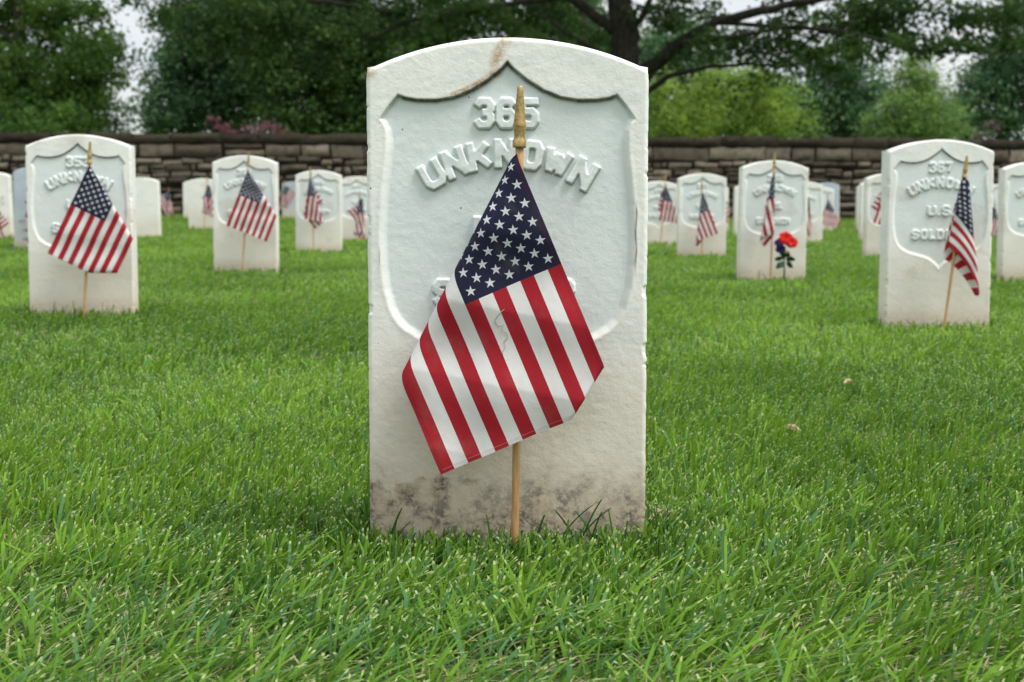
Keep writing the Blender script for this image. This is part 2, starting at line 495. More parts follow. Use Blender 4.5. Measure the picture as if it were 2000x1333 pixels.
# ------------------------------------------------------------ gravestones
SX = 0.33 / 547.0
def mpx(x, y): return ((x - 991.5) * SX, (y - 73) * SX)    # photo pixel on the front stone -> (x, distance below its top)

half = [(991.5, 118), (1003, 131), (1030, 153), (1062, 173), (1095, 186), (1130, 191.5), (1165, 191), (1190, 187), (1204, 181.5),
        (1222, 203), (1241, 229), (1233, 238), (1228.5, 252), (1228, 275), (1231, 310), (1236, 350), (1240.5, 400), (1243, 450),
        (1241, 515), (1235, 560), (1224, 600), (1210, 625), (1194, 641), (1172, 655), (1150, 665), (1115, 675), (1080, 684), (1050, 696), (1022, 715), (1003, 735), (991.5, 750)]
SHIELD = [mpx(*p) for p in half] + [(-a, b) for a, b in [mpx(*p) for p in half][-2:0:-1]]
SHIELD = np.array(SHIELD)

def poly_sdf(px, pz, poly):
    d2 = np.full(px.shape, 1e9); ins = np.zeros(px.shape, bool)
    n = len(poly)
    for i in range(n):
        ax, az = poly[i]; bx, bz = poly[(i + 1) % n]
        ex, ez = bx - ax, bz - az
        t = np.clip(((px - ax) * ex + (pz - az) * ez) / (ex * ex + ez * ez), 0, 1)
        d2 = np.minimum(d2, (px - ax - t * ex) ** 2 + (pz - az - t * ez) ** 2)
        c = ((az > pz) != (bz > pz))
        with np.errstate(divide='ignore', invalid='ignore'):
            xx = (bx - ax) * (pz - az) / (bz - az if bz != az else 1e-12) + ax
        ins ^= c & (px < xx)
    d = np.sqrt(d2)
    return np.where(ins, -d, d)

_glyph = {}
def glyph(ch):
    if ch not in _glyph:
        cu = bpy.data.curves.new('glyph', 'FONT'); cu.body = ch; cu.resolution_u = 8
        ob = bpy.data.objects.new('glyph', cu)
        COL.objects.link(ob)
        dg = bpy.context.evaluated_depsgraph_get()
        me = bpy.data.meshes.new_from_object(ob.evaluated_get(dg))
        me.calc_loop_triangles()
        v = np.array([x.co[:2] for x in me.vertices]); t = np.array([x.vertices[:] for x in me.loop_triangles])
        mn, mx_ = v.min(0), v.max(0)
        v = (v - (mn + mx_) / 2) / (mx_ - mn)
        _glyph[ch] = (v, t)
        bpy.data.objects.remove(ob); bpy.data.meshes.remove(me); bpy.data.curves.remove(cu)
    return _glyph[ch]

CR = 0.0005; CW, CHH = 661, 900
OCT = [(0, .2), (.2, 0), (.8, 0), (1, .2), (1, .8), (.8, 1), (.2, 1), (0, .8), (0, .2)]
STROKES = {'U': [[(0, 1), (0, .2), (.2, 0), (.8, 0), (1, .2), (1, 1)]], 'N': [[(0, 0), (0, 1)], [(0, 1), (1, 0)], [(1, 0), (1, 1)]],
    'K': [[(0, 0), (0, 1)], [(1, 1), (.05, .40)], [(.32, .55), (1, 0)]], 'O': [OCT], 'W': [[(0, 1), (.25, 0)], [(.25, 0), (.5, .85)], [(.5, .85), (.75, 0)], [(.75, 0), (1, 1)]],
    'S': [[(1, .82), (.8, 1), (.2, 1), (0, .82), (0, .66), (.2, .52), (.8, .48), (1, .34), (1, .18), (.8, 0), (.2, 0), (0, .18)]],
    'L': [[(0, 1), (0, 0)], [(0, 0), (1, 0)]], 'D': [[(0, 0), (0, 1)], [(0, 1), (.75, 1), (1, .78), (1, .22), (.75, 0), (0, 0)]], 'I': [[(.5, 0), (.5, 1)]],
    'E': [[(0, 0), (0, 1)], [(0, 1), (1, 1)], [(0, .5), (.8, .5)], [(0, 0), (1, 0)]],
    'R': [[(0, 0), (0, 1)], [(0, 1), (.8, 1), (1, .85), (1, .62), (.8, .48), (0, .48)], [(.5, .48), (1, 0)]], '.': [[(.5, .5), (.51, .5)]],
    '3': [[(0, .85), (.2, 1), (.8, 1), (1, .84), (1, .66), (.8, .52), (.45, .52)], [(.8, .5), (1, .36), (1, .17), (.8, 0), (.2, 0), (0, .15)]],
    '5': [[(1, 1), (0, 1)], [(0, 1), (0, .56)], [(0, .56), (.78, .58), (1, .42), (1, .18), (.8, 0), (.2, 0), (0, .16)]],
    '6': [[(1, .85), (.8, 1), (.2, 1), (0, .82), (0, .18), (.2, 0), (.8, 0), (1, .18), (1, .38), (.8, .54), (.05, .54)]],
    '7': [[(0, 1), (1, 1)], [(1, 1), (.4, 0)]], '1': [[(.15, .78), (.55, 1)], [(.55, 1), (.55, 0)]], '4': [[(.75, 0), (.75, 1)], [(.75, 1), (0, .35)], [(0, .35), (1, .35)]],
    '8': [OCT, [(0, .52), (1, .52)]], '9': [[(0, .15), (.2, 0), (.8, 0), (1, .18), (1, .82), (.8, 1), (.2, 1), (0, .82), (0, .60), (.2, .45), (.95, .45)]]}
def text_mask(items, hw=.0047):
    """items: (char, cx, cy(below top), w, h, rot) in metres -> relief mask of cut block letters"""
    M = np.zeros((CHH, CW), np.float32)
    for ch, cx, cy, ww, hh, rot in items:
        q = hw * min(1, .55 + .45 * hh / .033)
        x0, x1 = int(max((cx - .030 + .165) / CR, 0)), int(min((cx + .030 + .165) / CR, CW)); y0, y1 = int(max((cy - .030) / CR, 0)), int(min((cy + .030) / CR, CHH))
        gx, gy = np.meshgrid(np.arange(x0, x1) * CR - .165, np.arange(y0, y1) * CR)
        c, s_ = math.cos(rot), math.sin(rot)
        dx, dy = gx - cx, -(gy - cy)
        lx = dx * c - dy * s_; ly = dx * s_ + dy * c
        D = np.full(lx.shape, 1.0)
        W_, H_ = max(ww - 2 * q, 0), hh - 2 * q if ch != '.' else 0
        for st in STROKES[ch]:
            pts = [((p[0] - .5) * W_, (p[1] - .5) * H_) for p in st]
            for i in range(len(pts) - 1):
                ax, ay = pts[i]; bx, by = pts[i + 1]; ex, ey = bx - ax, by - ay; L = math.hypot(ex, ey) + 1e-9; ex /= L; ey /= L
                t = (lx - ax) * ex + (ly - ay) * ey; n_ = np.abs(-(lx - ax) * ey + (ly - ay) * ex)
                ext = q * .45 if len(pts) > 2 else (q * .95 if min(abs(ex), abs(ey)) < .05 else q * .15)
                u_ = np.abs(t - L / 2) - L / 2 - ext
                D = np.minimum(D, np.maximum(u_, n_ - q))
        M[y0:y1, x0:x1] = np.maximum(M[y0:y1, x0:x1], np.clip(.5 - D / (2 * CR), 0, 1))
    sig = 1.5; g = np.exp(-np.arange(-5, 6) ** 2 / (2 * sig * sig)); g /= g.sum()
    for ax in (0, 1):
        M = sum(gw * np.roll(M, i - 5, ax) for i, gw in enumerate(g))
    return M

def sample(M, x, z):
    u = np.clip((x + .165) / CR, 0, CW - 1.001); v = np.clip(z / CR, 0, CHH - 1.001)
    iu, iv = u.astype(int), v.astype(int); fu, fv = u - iu, v - iv
    return (M[iv, iu] * (1 - fu) + M[iv, iu + 1] * fu) * (1 - fv) + (M[iv + 1, iu] * (1 - fu) + M[iv + 1, iu + 1] * fu) * fv

def inscription_items(num, usx=0):
    it = []
    def add(ch, x, y, w_, h_, r=0):
        a, b = mpx(x, y); it.append((ch, a, b, w_ * SX, h_ * SX, r))
    n = len(num); wd = 42
    for i, ch in enumerate(num):
        add(ch, 989 + (i - (n - 1) / 2) * 43, 217.5, 41, 60)
    for ch, an, w_ in zip('UNKNOWN', (-30.3, -20.6, -10.7, -.8, 9.3, 19.4, 30.4), (47, 47, 48, 45, 43, 56, 47)):
        a = R(an)
        add(ch, 991.5 + 290 * math.sin(a), 585 - 290 * math.cos(a), w_, 58, a)
    for ch, x, w_, h_, dy in (('U', 948, 48, 56, 0), ('.', 985, 13, 13, 22), ('S', 1022, 46, 58, 0), ('.', 1056, 13, 13, 22)):
        add(ch, x, 441 + dy, w_, h_)
    for ch, x, w_ in zip('SOLDIER', (865, 911, 953, 997, 1031, 1062, 1102), (42, 42, 35, 42, 13, 35, 43)):
        add(ch, x, 566, w_, 54)
    return it

TH = 0.100
def gravestone(X, d, zb, H, yaw, res, num=None, mat=None, main=False, label='', engraved=None, shield=True, group='white marble headstones in rows'):
    """front face at y=d, visible base at zb, H above it"""
    mat = mat or M_MARBLE
    r = .0055
    rim = np.array([0, .0006, .0015, .0028, .0042, .0055])
    W = .165
    inner = np.linspace(-W + r, W - r, int(2 * (W - r) / res) + 1)[1:-1]
    xs = np.concatenate([-W + rim, inner, (W - rim)[::-1]])
    Rr = .379; ax = np.abs(xs)
    drop = Rr - np.sqrt(Rr ** 2 - xs ** 2)
    e = np.clip((ax - (W - .007)) / .007, 0, 1); drop = drop + .006 * (1 - np.sqrt(1 - e ** 2 * .999))
    full = H + .07
    rows_m = np.concatenate([rim, np.linspace(r, full, int((full - r) / res) + 1)[1:]])
    t = rows_m / full
    XX = np.repeat(xs[None, :], len(t), 0)
    ZT = drop[None, :] + t[:, None] * (full - drop[None, :])      # distance below the top
    seed = int(abs(X * 37 + d * 91)) + 3
    jag = (fbm(ZT * 90, XX * 0 + seed, seed, 3) - .5) * .0012 - .0030 * sstep(.66, .78, fbm(ZT * 47 + 3, XX * 0 + np.sign(XX), seed + 5, 3))
    XO = XX * (1 + jag / W * sstep(W - .012, W, np.abs(XX)))
    slope = np.sqrt(1 + (xs / np.sqrt(Rr ** 2 - xs ** 2)) ** 2)
    d1 = W - np.abs(XX); d2 = (ZT - drop[None, :]) / slope[None, :]
    dd = np.minimum(d1, d2)
    q = np.clip(1 - dd / r, 0, 1)
    Y = r * (1 - np.sqrt(np.clip(1 - q * q, 0, 1)))
    Y = Y + (fbm(XX * 22, ZT * 22, seed, 3) - .5) * .0007 + (fbm(XX * 140, ZT * 140, seed + 9, 2) - .5) * .00045
    rec = np.zeros_like(XX); moss = np.zeros_like(XX); letter = np.zeros_like(XX)
    if shield:
        sdf = poly_sdf(XX, ZT, SHIELD)
        low = sstep(.06, .13, ZT)
        wd = .0016 + .0085 * low
        rec = sstep(0, 1, np.clip((-sdf) / wd, 0, 1))
        Y = Y + (.0068 if main else .0050) * rec - .0004 * np.exp(-(sdf / .003) ** 2) * low
        up = (ZT < .078)
        swoop = sstep(.090, .078, ZT)
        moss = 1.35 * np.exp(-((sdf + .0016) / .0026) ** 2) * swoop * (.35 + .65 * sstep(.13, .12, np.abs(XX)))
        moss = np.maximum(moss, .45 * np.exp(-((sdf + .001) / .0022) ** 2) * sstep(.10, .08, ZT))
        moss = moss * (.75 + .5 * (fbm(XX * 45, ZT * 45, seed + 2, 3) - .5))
    M = None
    if num:
        M = TEXTM(num)
        letter = sstep(.12, .88, sample(M, XX, ZT))
        Y = Y - (.0058 if main else .0048) * letter * (1 + .25 * (fbm(XX * 60, ZT * 60, seed + 4, 2) - .5))
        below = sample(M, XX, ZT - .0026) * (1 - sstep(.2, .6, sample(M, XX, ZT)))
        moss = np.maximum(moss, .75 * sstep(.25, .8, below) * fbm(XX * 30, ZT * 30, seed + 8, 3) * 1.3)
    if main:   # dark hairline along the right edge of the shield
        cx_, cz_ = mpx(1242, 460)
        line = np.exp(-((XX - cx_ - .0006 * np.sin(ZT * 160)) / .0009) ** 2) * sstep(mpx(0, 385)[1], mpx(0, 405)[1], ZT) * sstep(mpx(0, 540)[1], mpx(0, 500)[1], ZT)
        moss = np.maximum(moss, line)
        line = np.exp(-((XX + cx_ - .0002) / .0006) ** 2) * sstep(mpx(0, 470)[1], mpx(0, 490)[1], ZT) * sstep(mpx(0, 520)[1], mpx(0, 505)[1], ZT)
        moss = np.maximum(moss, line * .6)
    stain = np.zeros_like(XX)
    zg = H - ZT      # above the visible base
    if main:
        pts = [(988, 76), (978, 96), (967, 122), (972, 138), (948, 152), (925, 166), (902, 176), (884, 182)]
        wds = [12, 15, 14, 12, 7, 6, 6, 4]
        for i in range(len(pts) - 1):
            a = np.array(mpx(*pts[i])); b = np.array(mpx(*pts[i + 1])); e_ = b - a
            tt = np.clip(((XX - a[0]) * e_[0] + (ZT - a[1]) * e_[1]) / (e_ @ e_), 0, 1)
            ds = np.hypot(XX - a[0] - tt * e_[0], ZT - a[1] - tt * e_[1]) / ((wds[i] * (1 - tt) + wds[i + 1] * tt) * SX)
            stain = np.maximum(stain, sstep(1.25, .3, ds + .7 * (fbm(XX * 55, ZT * 55, 5, 3) - .5)) * (1.15 if i > 2 else .85))
        a = mpx(724, 140)
        stain = np.maximum(stain, .8 * sstep(1.2, .2, np.hypot((XX - a[0]) / .011, (ZT - a[1]) / .010)))
        g1 = sstep(.34, .06, zg + .06 * (fbm(XX * 14, ZT * 14, 7, 4) - .5)) * .50 + .44 * sstep(.12, .02, zg + .06 * (fbm(XX * 16, ZT * 16, 9, 4) - .5))
        def blob(x, y, rx, ry, s):
            c = mpx(x, y); dq = np.hypot((XX - c[0]) / (rx * SX), (ZT - c[1]) / (ry * SX))
            return s * sstep(1.6, .0, dq + 2.0 * (fbm(XX * 50 + 3, ZT * 75, 15, 5) - .5))
        g2 = 0
        for a in ((790, 962, 150, 46, 1.0), (745, 985, 60, 60, 1.0), (890, 955, 80, 34, .9), (1060, 988, 40, 28, 1.0), (1215, 1010, 95, 52, 1.0),
                  (1110, 1015, 90, 34, .9), (790, 1022, 130, 36, .95), (870, 1015, 50, 26, .9), (925, 945, 30, 18, .85)):
            g2 = np.maximum(g2, blob(*a))
        ground = np.maximum(g1, g2)
    else:
        ground = sstep(.36, .05, zg + .06 * (fbm(XX * 9, ZT * 9, seed, 3) - .5)) * .36 + .22 * sstep(.07, 0, zg)
        stain = np.maximum(stain, .75 * sstep(.06, .0, zg + .02 * (fbm(XX * 20, ZT * 9, seed, 3) - .5)))
        stain = np.maximum(stain, .30 * sstep(.66, .80, fbm(XX * 12, ZT * 12, seed + 31, 3)))
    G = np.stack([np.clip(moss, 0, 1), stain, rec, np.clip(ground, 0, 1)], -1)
    Z = H - ZT
    nz_, nx = XX.shape
    front = np.stack([XO, Y, Z], -1).reshape(-1, 3)
    i, j = np.meshgrid(np.arange(nx - 1), np.arange(nz_ - 1))
    a = (j * nx + i).ravel()
    F = np.stack([a, a + nx, a + nx + 1, a + 1], 1)
    G = G.reshape(-1, 4)
    # sides and back
    loop = np.concatenate([np.arange(nz_ - 1, 0, -1) * nx, np.arange(nx), np.arange(1, nz_) * nx + nx - 1])
    L0 = front[loop]; GL = G[loop].copy(); GL[:, 2] = 0; GL[:, 0] = 0
    V = [front]; GA = [G]; Fs = [F]; prev = loop; off = len(front)
    cen = np.array([0, 0, H * .5])
    for (yy, sc) in ((.02, 1), (.045, 1), (.07, 1), (TH - r, 1), (TH - r * .3, .992), (TH, .975)):
        ring = L0.copy(); ring[:, 0] = np.where(np.abs(ring[:, 0]) > .155, np.sign(ring[:, 0]) * .165, ring[:, 0]); ring[:, 1] = yy + (L0[:, 1] - r) * 0
        ring[:, 0] *= sc; ring[:, 2] = cen[2] + (ring[:, 2] - cen[2]) * (1 - (1 - sc) * .55)
        V.append(ring); g_ = GL.copy(); g_[:, 1] = np.maximum(g_[:, 1], .25 * sstep(.6, .8, fbm(ring[:, 2] * 20, ring[:, 1] * 20 + ring[:, 0] * 9, seed + 60, 3))); GA.append(g_)
        cur = np.arange(off, off + len(ring)); off += len(ring)
        Fs.append(np.stack([prev[:-1], prev[1:], cur[1:], cur[:-1]], 1)); prev = cur
    V = np.concatenate(V); GA = np.concatenate(GA); Fs = np.concatenate(Fs)
    nb = len(prev) // 2
    bf = [(prev[k], prev[k + 1], prev[-2 - k], prev[-1 - k]) for k in range(nb - 1)]
    Fs = np.concatenate([Fs, np.array(bf)])
    loc = (X, d, zb)
    if num:
        lm = letter.reshape(-1)
        isf = (lm[F].max(1) > .04); isl = np.zeros(len(Fs), bool); isl[:len(F)] = isf
        def sub(sel):
            ff = Fs[sel]; used = np.unique(ff); mp_ = np.zeros(len(V), int); mp_[used] = np.arange(len(used))
            return V[used], mp_[ff], GA[used]
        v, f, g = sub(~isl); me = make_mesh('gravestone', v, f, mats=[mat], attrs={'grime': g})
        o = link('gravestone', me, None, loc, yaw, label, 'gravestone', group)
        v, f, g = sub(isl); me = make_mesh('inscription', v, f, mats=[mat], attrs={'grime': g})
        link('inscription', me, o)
    else:
        me = make_mesh('gravestone', V, Fs, mats=[mat], attrs={'grime': GA})
        o = link('gravestone', me, None, loc, yaw, label, 'gravestone', group)
    if engraved:
        vs, fs, off = [], [], 0
        for ch, cx_, cz_, hh in engraved:
            v, t = glyph(ch); v = v * [hh * .8, hh]
            vs.append(np.stack([v[:, 0] + cx_, np.full(len(v), -.0008), v[:, 1] + cz_], 1)); fs.append(t + off); off += len(v)
        link('inscription', make_mesh('inscription', np.concatenate(vs), None, np.concatenate(fs), mats=[M_ENGR], smooth=False), o)
    if d > 6: o.rotation_euler[1] = R((hash2(np.array([seed]), np.array([3]), 1)[0] - .5) * 2.0)
    STONES.append((X, d, yaw))
    return o

_tm = {}
def TEXTM(num):
    if num not in _tm: _tm[num] = text_mask(inscription_items(num))
    return _tm[num]

def at_px(px, py, d):
    p = P(px, py, d); return p[0], p[2]

def put_stone(cx, top, base, d, **k):
    x, zb = at_px(cx, base, d); _, zt = at_px(cx, top, d)
    return gravestone(x, d, zb, zt - zb, **k)

G_ = dict
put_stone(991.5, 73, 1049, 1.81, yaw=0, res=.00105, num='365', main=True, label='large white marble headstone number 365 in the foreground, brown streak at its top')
put_stone(160, 263, 605, 4.93, yaw=R(5), res=.0016, num='353', label='white headstone number 353 at left, its right side face showing')
put_stone(1831, 273, 630, 4.84, yaw=R(.3), res=.0016, num='367', label='white headstone number 367 at right, text U.S. SOLDIER readable beside a leaning flag')
put_stone(479, 304, 524, 8.0, yaw=R(1), res=.0036, num='351', label='white headstone left of the large one, its flag spread wide over the shield')
put_stone(1508, 314, 538, 7.6, yaw=0, res=.0036, num='369', label='white headstone with a red artificial flower at its foot')
put_stone(2022, 316, 540, 7.6, yaw=R(-1), res=.0036, num='381', label='white headstone cut off by the right border of the photo')
put_stone(622, 333, 489, 11.1, yaw=R(1.5), res=.005, num='349', label='white headstone with a bunched flag, nearest on the left to the 365 stone but one')
put_stone(1371, 339, 498, 10.6, yaw=R(.5), res=.005, num='371', label='white headstone with a narrow flag between the 365 stone and the flower stone')
put_stone(1736, 339, 497, 10.7, yaw=0, res=.005, num='383', label='white headstone half hidden behind the left edge of the 367 stone')
far = dict(mat=M_MARBLE_FAR, res=.008)
put_stone(699, 345, 470, 13.6, yaw=0, num='347', label='white headstone touching the left edge of the 365 stone, drooping flag before it', **G_(far, res=.006))
put_stone(1286, 354, 480, 13.2, yaw=R(.6), num='373', label='white headstone touching the right edge of the 365 stone, brownish flag before it', **G_(far, res=.006))
put_stone(276, 347, 469, 13.8, yaw=R(2.5), label='plain white headstone just right of the 353 stone, side face lit', shield=False, **far)
put_stone(-14, 336, 465, 13.8, yaw=R(2.5), label='white headstone cut off by the left border of the photo', shield=False,
          engraved=[(c, .105 + i * .022, z, .018) for z, s in ((.36, 'E'), (.30, 'A'), (.17, 'ITY'), (.135, 'AL')) for i, c in enumerate(s)], **far)
bl = [(c, -.115 + i * .024 + (.0 if r_ == 0 else .022), .585 - (.405 + .063 * r_), .022) for r_, s in enumerate(('MT', 'AI', 'AI')) for i, c in enumerate(s)]
put_stone(72, 326, 482, 11.2, yaw=R(1), res=.006, mat=M_BLUE, shield=False, engraved=bl, label='blue grey headstone with black engraving beside the 353 stone', group='blue grey headstones')
put_stone(397, 349, 447, 17.4, yaw=0, label='small distant white headstone left of the wide flag stone, thin flag before it', shield=False, **far)
put_stone(378, 353, 423, 24.5, yaw=0, label='far white headstone peeking out left of the thin flag stone near the wall', shield=False, **far)
put_stone(571, 355, 423, 25.0, yaw=0, res=.008, mat=M_BLUE, shield=False, label='far blue grey headstone near the wall, left of the bunched flag stone', group='blue grey headstones')
put_stone(1571, 355, 479, 14.0, yaw=0, num='385', label='white headstone whose right half shows beside the flower stone', **G_(far, res=.006))
put_stone(1600, 365, 455, 18.4, yaw=0, label='small white headstone in the middle of three overlapping ones right of the flower stone', shield=True, **far)
put_stone(1617, 357, 437, 22.0, yaw=0, res=.008, mat=M_BLUE, shield=False, label='far blue grey headstone, rearmost of three right of the flower stone', group='blue grey headstones')
put_stone(1714, 352, 463, 14.6, yaw=0, label='white headstone directly behind the one half hidden by the 367 stone', shield=False, **far)
put_stone(1699, 360, 441, 19.4, yaw=0, label='rearmost narrow sliver of white headstone left of the 367 stone', shield=False, **far)
put_stone(1395, 362, 448, 17.5, yaw=0, label='white headstone peeking out behind the narrow flag stone on its right', shield=False, **far)
put_stone(1465, 360, 457, 16.0, yaw=0, label='sliver of white headstone behind the left edge of the flower stone', shield=False, **far)
put_stone(1946, 360, 452, 16.6, yaw=0, label='white headstone showing through the gap right of the 367 stone', shield=True, **far)

# ------------------------------------------------------------ flags on wooden staffs
def tube(pts, rad, n=14):
    pts = np.asarray(pts, float); m = len(pts)
    T = np.gradient(pts, axis=0); T /= np.linalg.norm(T, axis=1)[:, None] + 1e-12
    ref = np.array([0, 1, 0.]) if abs(T[0, 1]) < .9 else np.array([1, 0, 0.])
    A = np.cross(T, ref); A /= np.linalg.norm(A, axis=1)[:, None]; B = np.cross(T, A)
    th = np.linspace(0, 2 * math.pi, n, endpoint=False)
    rad = np.broadcast_to(rad, (m,))
    V = pts[:, None] + rad[:, None, None] * (np.cos(th)[None, :, None] * A[:, None] + np.sin(th)[None, :, None] * B[:, None])
    i, j = np.meshgrid(np.arange(n), np.arange(m - 1)); i = i.ravel(); j = j.ravel()
    F = np.stack([j * n + i, j * n + (i + 1) % n, (j + 1) * n + (i + 1) % n, (j + 1) * n + i], 1)
    c = [pts[:1], pts[-1:]]
    V = np.concatenate([V.reshape(-1, 3)] + c)
    k = np.arange(n)
    T3 = np.concatenate([np.stack([(k + 1) % n, k, np.full(n, m * n)], 1), np.stack([(m - 1) * n + k, (m - 1) * n + (k + 1) % n, np.full(n, m * n + 1)], 1)])
    return V, F, T3

FL, FH = .307, .2217
def fold(px, pz, w_, p0, ang, side, r):
    """wrap cloth lying beyond a line (through p0, direction ang from straight down, + to the right) round to the back"""
    tx, tz = math.sin(ang), -math.cos(ang)
    nx, nz_ = (tz, -tx) if side < 0 else (-tz, tx)
    s = (px - p0[0]) * nx + (pz - p0[1]) * nz_ + r
    th = np.clip(s / r, 0, math.pi)
    sn = np.where(s > 0, np.where(s < math.pi * r, r * np.sin(th), -(s - math.pi * r)), s)
    dw = np.where(s > 0, r * (1 - np.cos(th)), 0)
    return px + (sn - s) * nx, pz + (sn - s) * nz_, w_ + dw

def flag(staff_top, staff_bot, d, apex, a, mirror, folds, label, nu=80, nv=60, wave=.0010, swirl=0.0, shear=0.0, vs=1.0, back=0.0, gather=0.0, seed=1, dirty=False):
    """pixels of the photo + distance; a: angle of the stripes from straight down"""
    T = np.array(P(*staff_top, d)); Bt = np.array(P(*staff_bot, d)); A = np.array(P(*apex, d))
    root_loc = (Bt[0], d, Bt[2])
    e = bpy.data.objects.new('grave_flag', None); COL.objects.link(e); e.location = root_loc
    e['label'] = label; e['category'] = 'flag'; e['group'] = 'small flags on wooden staffs before the headstones'
    o3 = np.array(root_loc)
    T, A = T - o3, A - o3
    dirn = T / np.linalg.norm(T)
    rA = .0085
    neck = T - dirn * .070
    low = -dirn * .05 + np.array([0, back, 0])
    bend = np.array([1, 0, 0]) * .0012
    ks = np.linspace(0, 1, 14)[:, None]
    spts = low + (neck + dirn * .01 - low) * ks + bend * np.sin(ks * math.pi)
    V, F, T3 = tube(spts, .0046 + .0002 * np.sin(np.arange(14) * 2.1), 16)
    link('staff', make_mesh('staff', V, F, T3, [M_WOOD]), e)
    prof = [(0, .0075), (.002, .0079), (.008, .0079), (.0095, .0068), (.013, .0062), (.018, .0064), (.024, .0074), (.027, .0074), (.029, .0068), (.045, .0053), (.064, .0036), (.0685, .0034), (.070, .0026)]
    V, F, T3 = tube([neck + dirn * p[0] for p in prof], np.array([p[1] for p in prof]), 20)
    link('finial', make_mesh('finial', V, F, T3, [M_BRASS]), e)
    # the cloth
    u, v = np.meshgrid(np.linspace(0, 1, nu + 1), np.linspace(0, 1, nv + 1))
    mx_ = -1 if mirror else 1
    ca, sa = math.cos(a), math.sin(a)
    U_, V_ = u * FL, v * FH
    px = mx_ * (U_ * sa - V_ * ca); pz = -(U_ * ca + V_ * sa)
    w_ = np.zeros_like(px)
    ph = seed * 1.7
    for (dx, dz, ang, side, r) in folds:
        px, pz, w_ = fold(px, pz, w_, (dx, dz), ang, side, r)
    w_ = w_ + wave * (np.sin(pz * 62 + px * 9 + ph) * .9 + np.sin(pz * 31 - px * 22 + ph * 2) + .7 * np.sin(px * 70 + pz * 12 + ph)) * sstep(0, .05, -pz)
    w_ = w_ + wave * 1.1 * (np.abs(np.sin(pz * 36 + px * 7 + ph)) - .6) * sstep(0, .08, -pz)
    if gather:      # deep vertical pleats for the bunched ones
        w_ = w_ + gather * np.sin(px * 330 + pz * 14 + ph) * sstep(0, .06, -pz)
    pz = pz * vs
    if shear:
        pz = pz - shear * np.clip(px + .035, 0, 1) ** 2 * sstep(0, .06, -pz)
    if swirl:
        px = px + swirl * (pz ** 2) * 4
    X = A[0] + px; Z = A[2] + pz
    Y = w_ - rA - .0052
    # small pucker where it is pinned
    pk = np.exp(-(np.hypot(px, pz) / .012) ** 2); Y = Y + pk * .004
    # follow the lean of the staff
    Vv = np.stack([X, Y, Z], -1).reshape(-1, 3)
    n1 = nu + 1
    i, j = np.meshgrid(np.arange(nu), np.arange(nv)); q = (j * n1 + i).ravel()
    F = np.stack([q, q + 1, q + n1 + 1, q + n1], 1)
    at = np.stack([u, v, np.zeros_like(u), np.ones_like(u)], -1).reshape(-1, 4)
    c = link('flag_cloth', make_mesh('flag_cloth', Vv, F, mats=[M_FLAG], attrs={'fuv': at}), e)
    return e, Vv + o3, (nu, nv)

def fold_dir(dx, dy): return math.atan2(dx, dy)

# the big one: 22.8 degrees, the left part rolled behind, lower right corner turned behind
d0 = 1.765
k0 = d0 / FPX
main_flag, MFV, MFN = flag((1016, 168), (1005, 1050), d0, (1006, 299), R(22.8), False,
     [(-.001, 0, R(-27.2), -1, .0165), ((1177 - 1006) * k0, -(722 - 299) * k0, fold_dir(1113 - 1177, 825 - 722), 1, .0040)],
     'large flag in front of the 365 stone, stars above and stripes slanting right', nu=150, nv=110, wave=.0024, seed=2, back=.022)
flag((176, 277), (165, 607), 4.84, (176, 323), R(26.4), True, [(0, 0, R(29.6), 1, .010), (0, -.338, R(90), -1, .009)],
     'spread flag in front of the 353 stone, stripes slanting to the left', seed=3, wave=.0016)
flag((1889, 304), (1845, 632), 4.74, (1880, 346), R(50), False,
     [(-.004, 0, R(-12), -1, .009), (.022, -.02, R(7.0), 1, .013), (-.002, 0, R(-9), -1, .006)],
     'half furled flag on a leaning staff in front of the 367 stone', seed=4, wave=.0020, shear=7.0, vs=.84)
flag((486, 297), (474, 524), 7.9, (485, 332), R(22), True, [(0, 0, R(31), 1, .010)],
     'spread flag on the stone left of the large one, bottom edge sloping down right', nu=60, nv=44, seed=5, wave=.0018)
flag((1513, 299), (1505, 540), 7.5, (1511, 331), R(14), False, [(0, 0, R(-13), -1, .009), (.008, 0, R(1), 1, .009), (.003, 0, R(-11), -1, .006), (.006, 0, R(0), 1, .005), (.003, 0, R(-10), -1, .005)],
     'narrow flag of the headstone with the red flower', nu=60, nv=44, seed=6, wave=.0012)
flag((606, 326), (613, 489), 11.0, (606, 345), R(8), True, [(.002, 0, R(15), 1, .010), (-.006, 0, R(-9.5), -1, .008)],
     'bunched flag with a turned up fold on the white stone right of the spread one', nu=60, nv=44, seed=7, gather=.004)
flag((1371, 352), (1371, 499), 10.5, (1371, 374), R(21), False, [(-.004, 0, R(-8), -1, .010), (.006, 0, R(22), 1, .008), (0, 0, R(-6), -1, .006)],
     'narrow triangular flag with its hem low on the left, right of the 365 stone', nu=60, nv=44, seed=8)
flag((1301, 336), (1290, 480), 13.05, (1300, 361), R(10), True, [(0, 0, R(24), 1, .01), (-.045, -.1, R(-8), -1, .008)],
     'faded brownish flag on a leaning staff touching the right edge of the 365 stone', nu=50, nv=36, seed=9, gather=.003)
flag((702, 373), (704, 470), 13.45, (702, 385), R(12), False, [(0, 0, R(-9), -1, .01), (.03, 0, R(2), 1, .01)],
     'drooping flag low against the left edge of the 365 stone', nu=50, nv=36, seed=10, gather=.003)
flag((406, 344), (398, 447), 17.2, (404, 360), R(4), False, [(0, 0, R(-11), -1, .01), (.03, 0, R(12), 1, .01)],
     'thin distant flag on the small headstone left of the spread flag', nu=40, nv=30, seed=11, gather=.003)
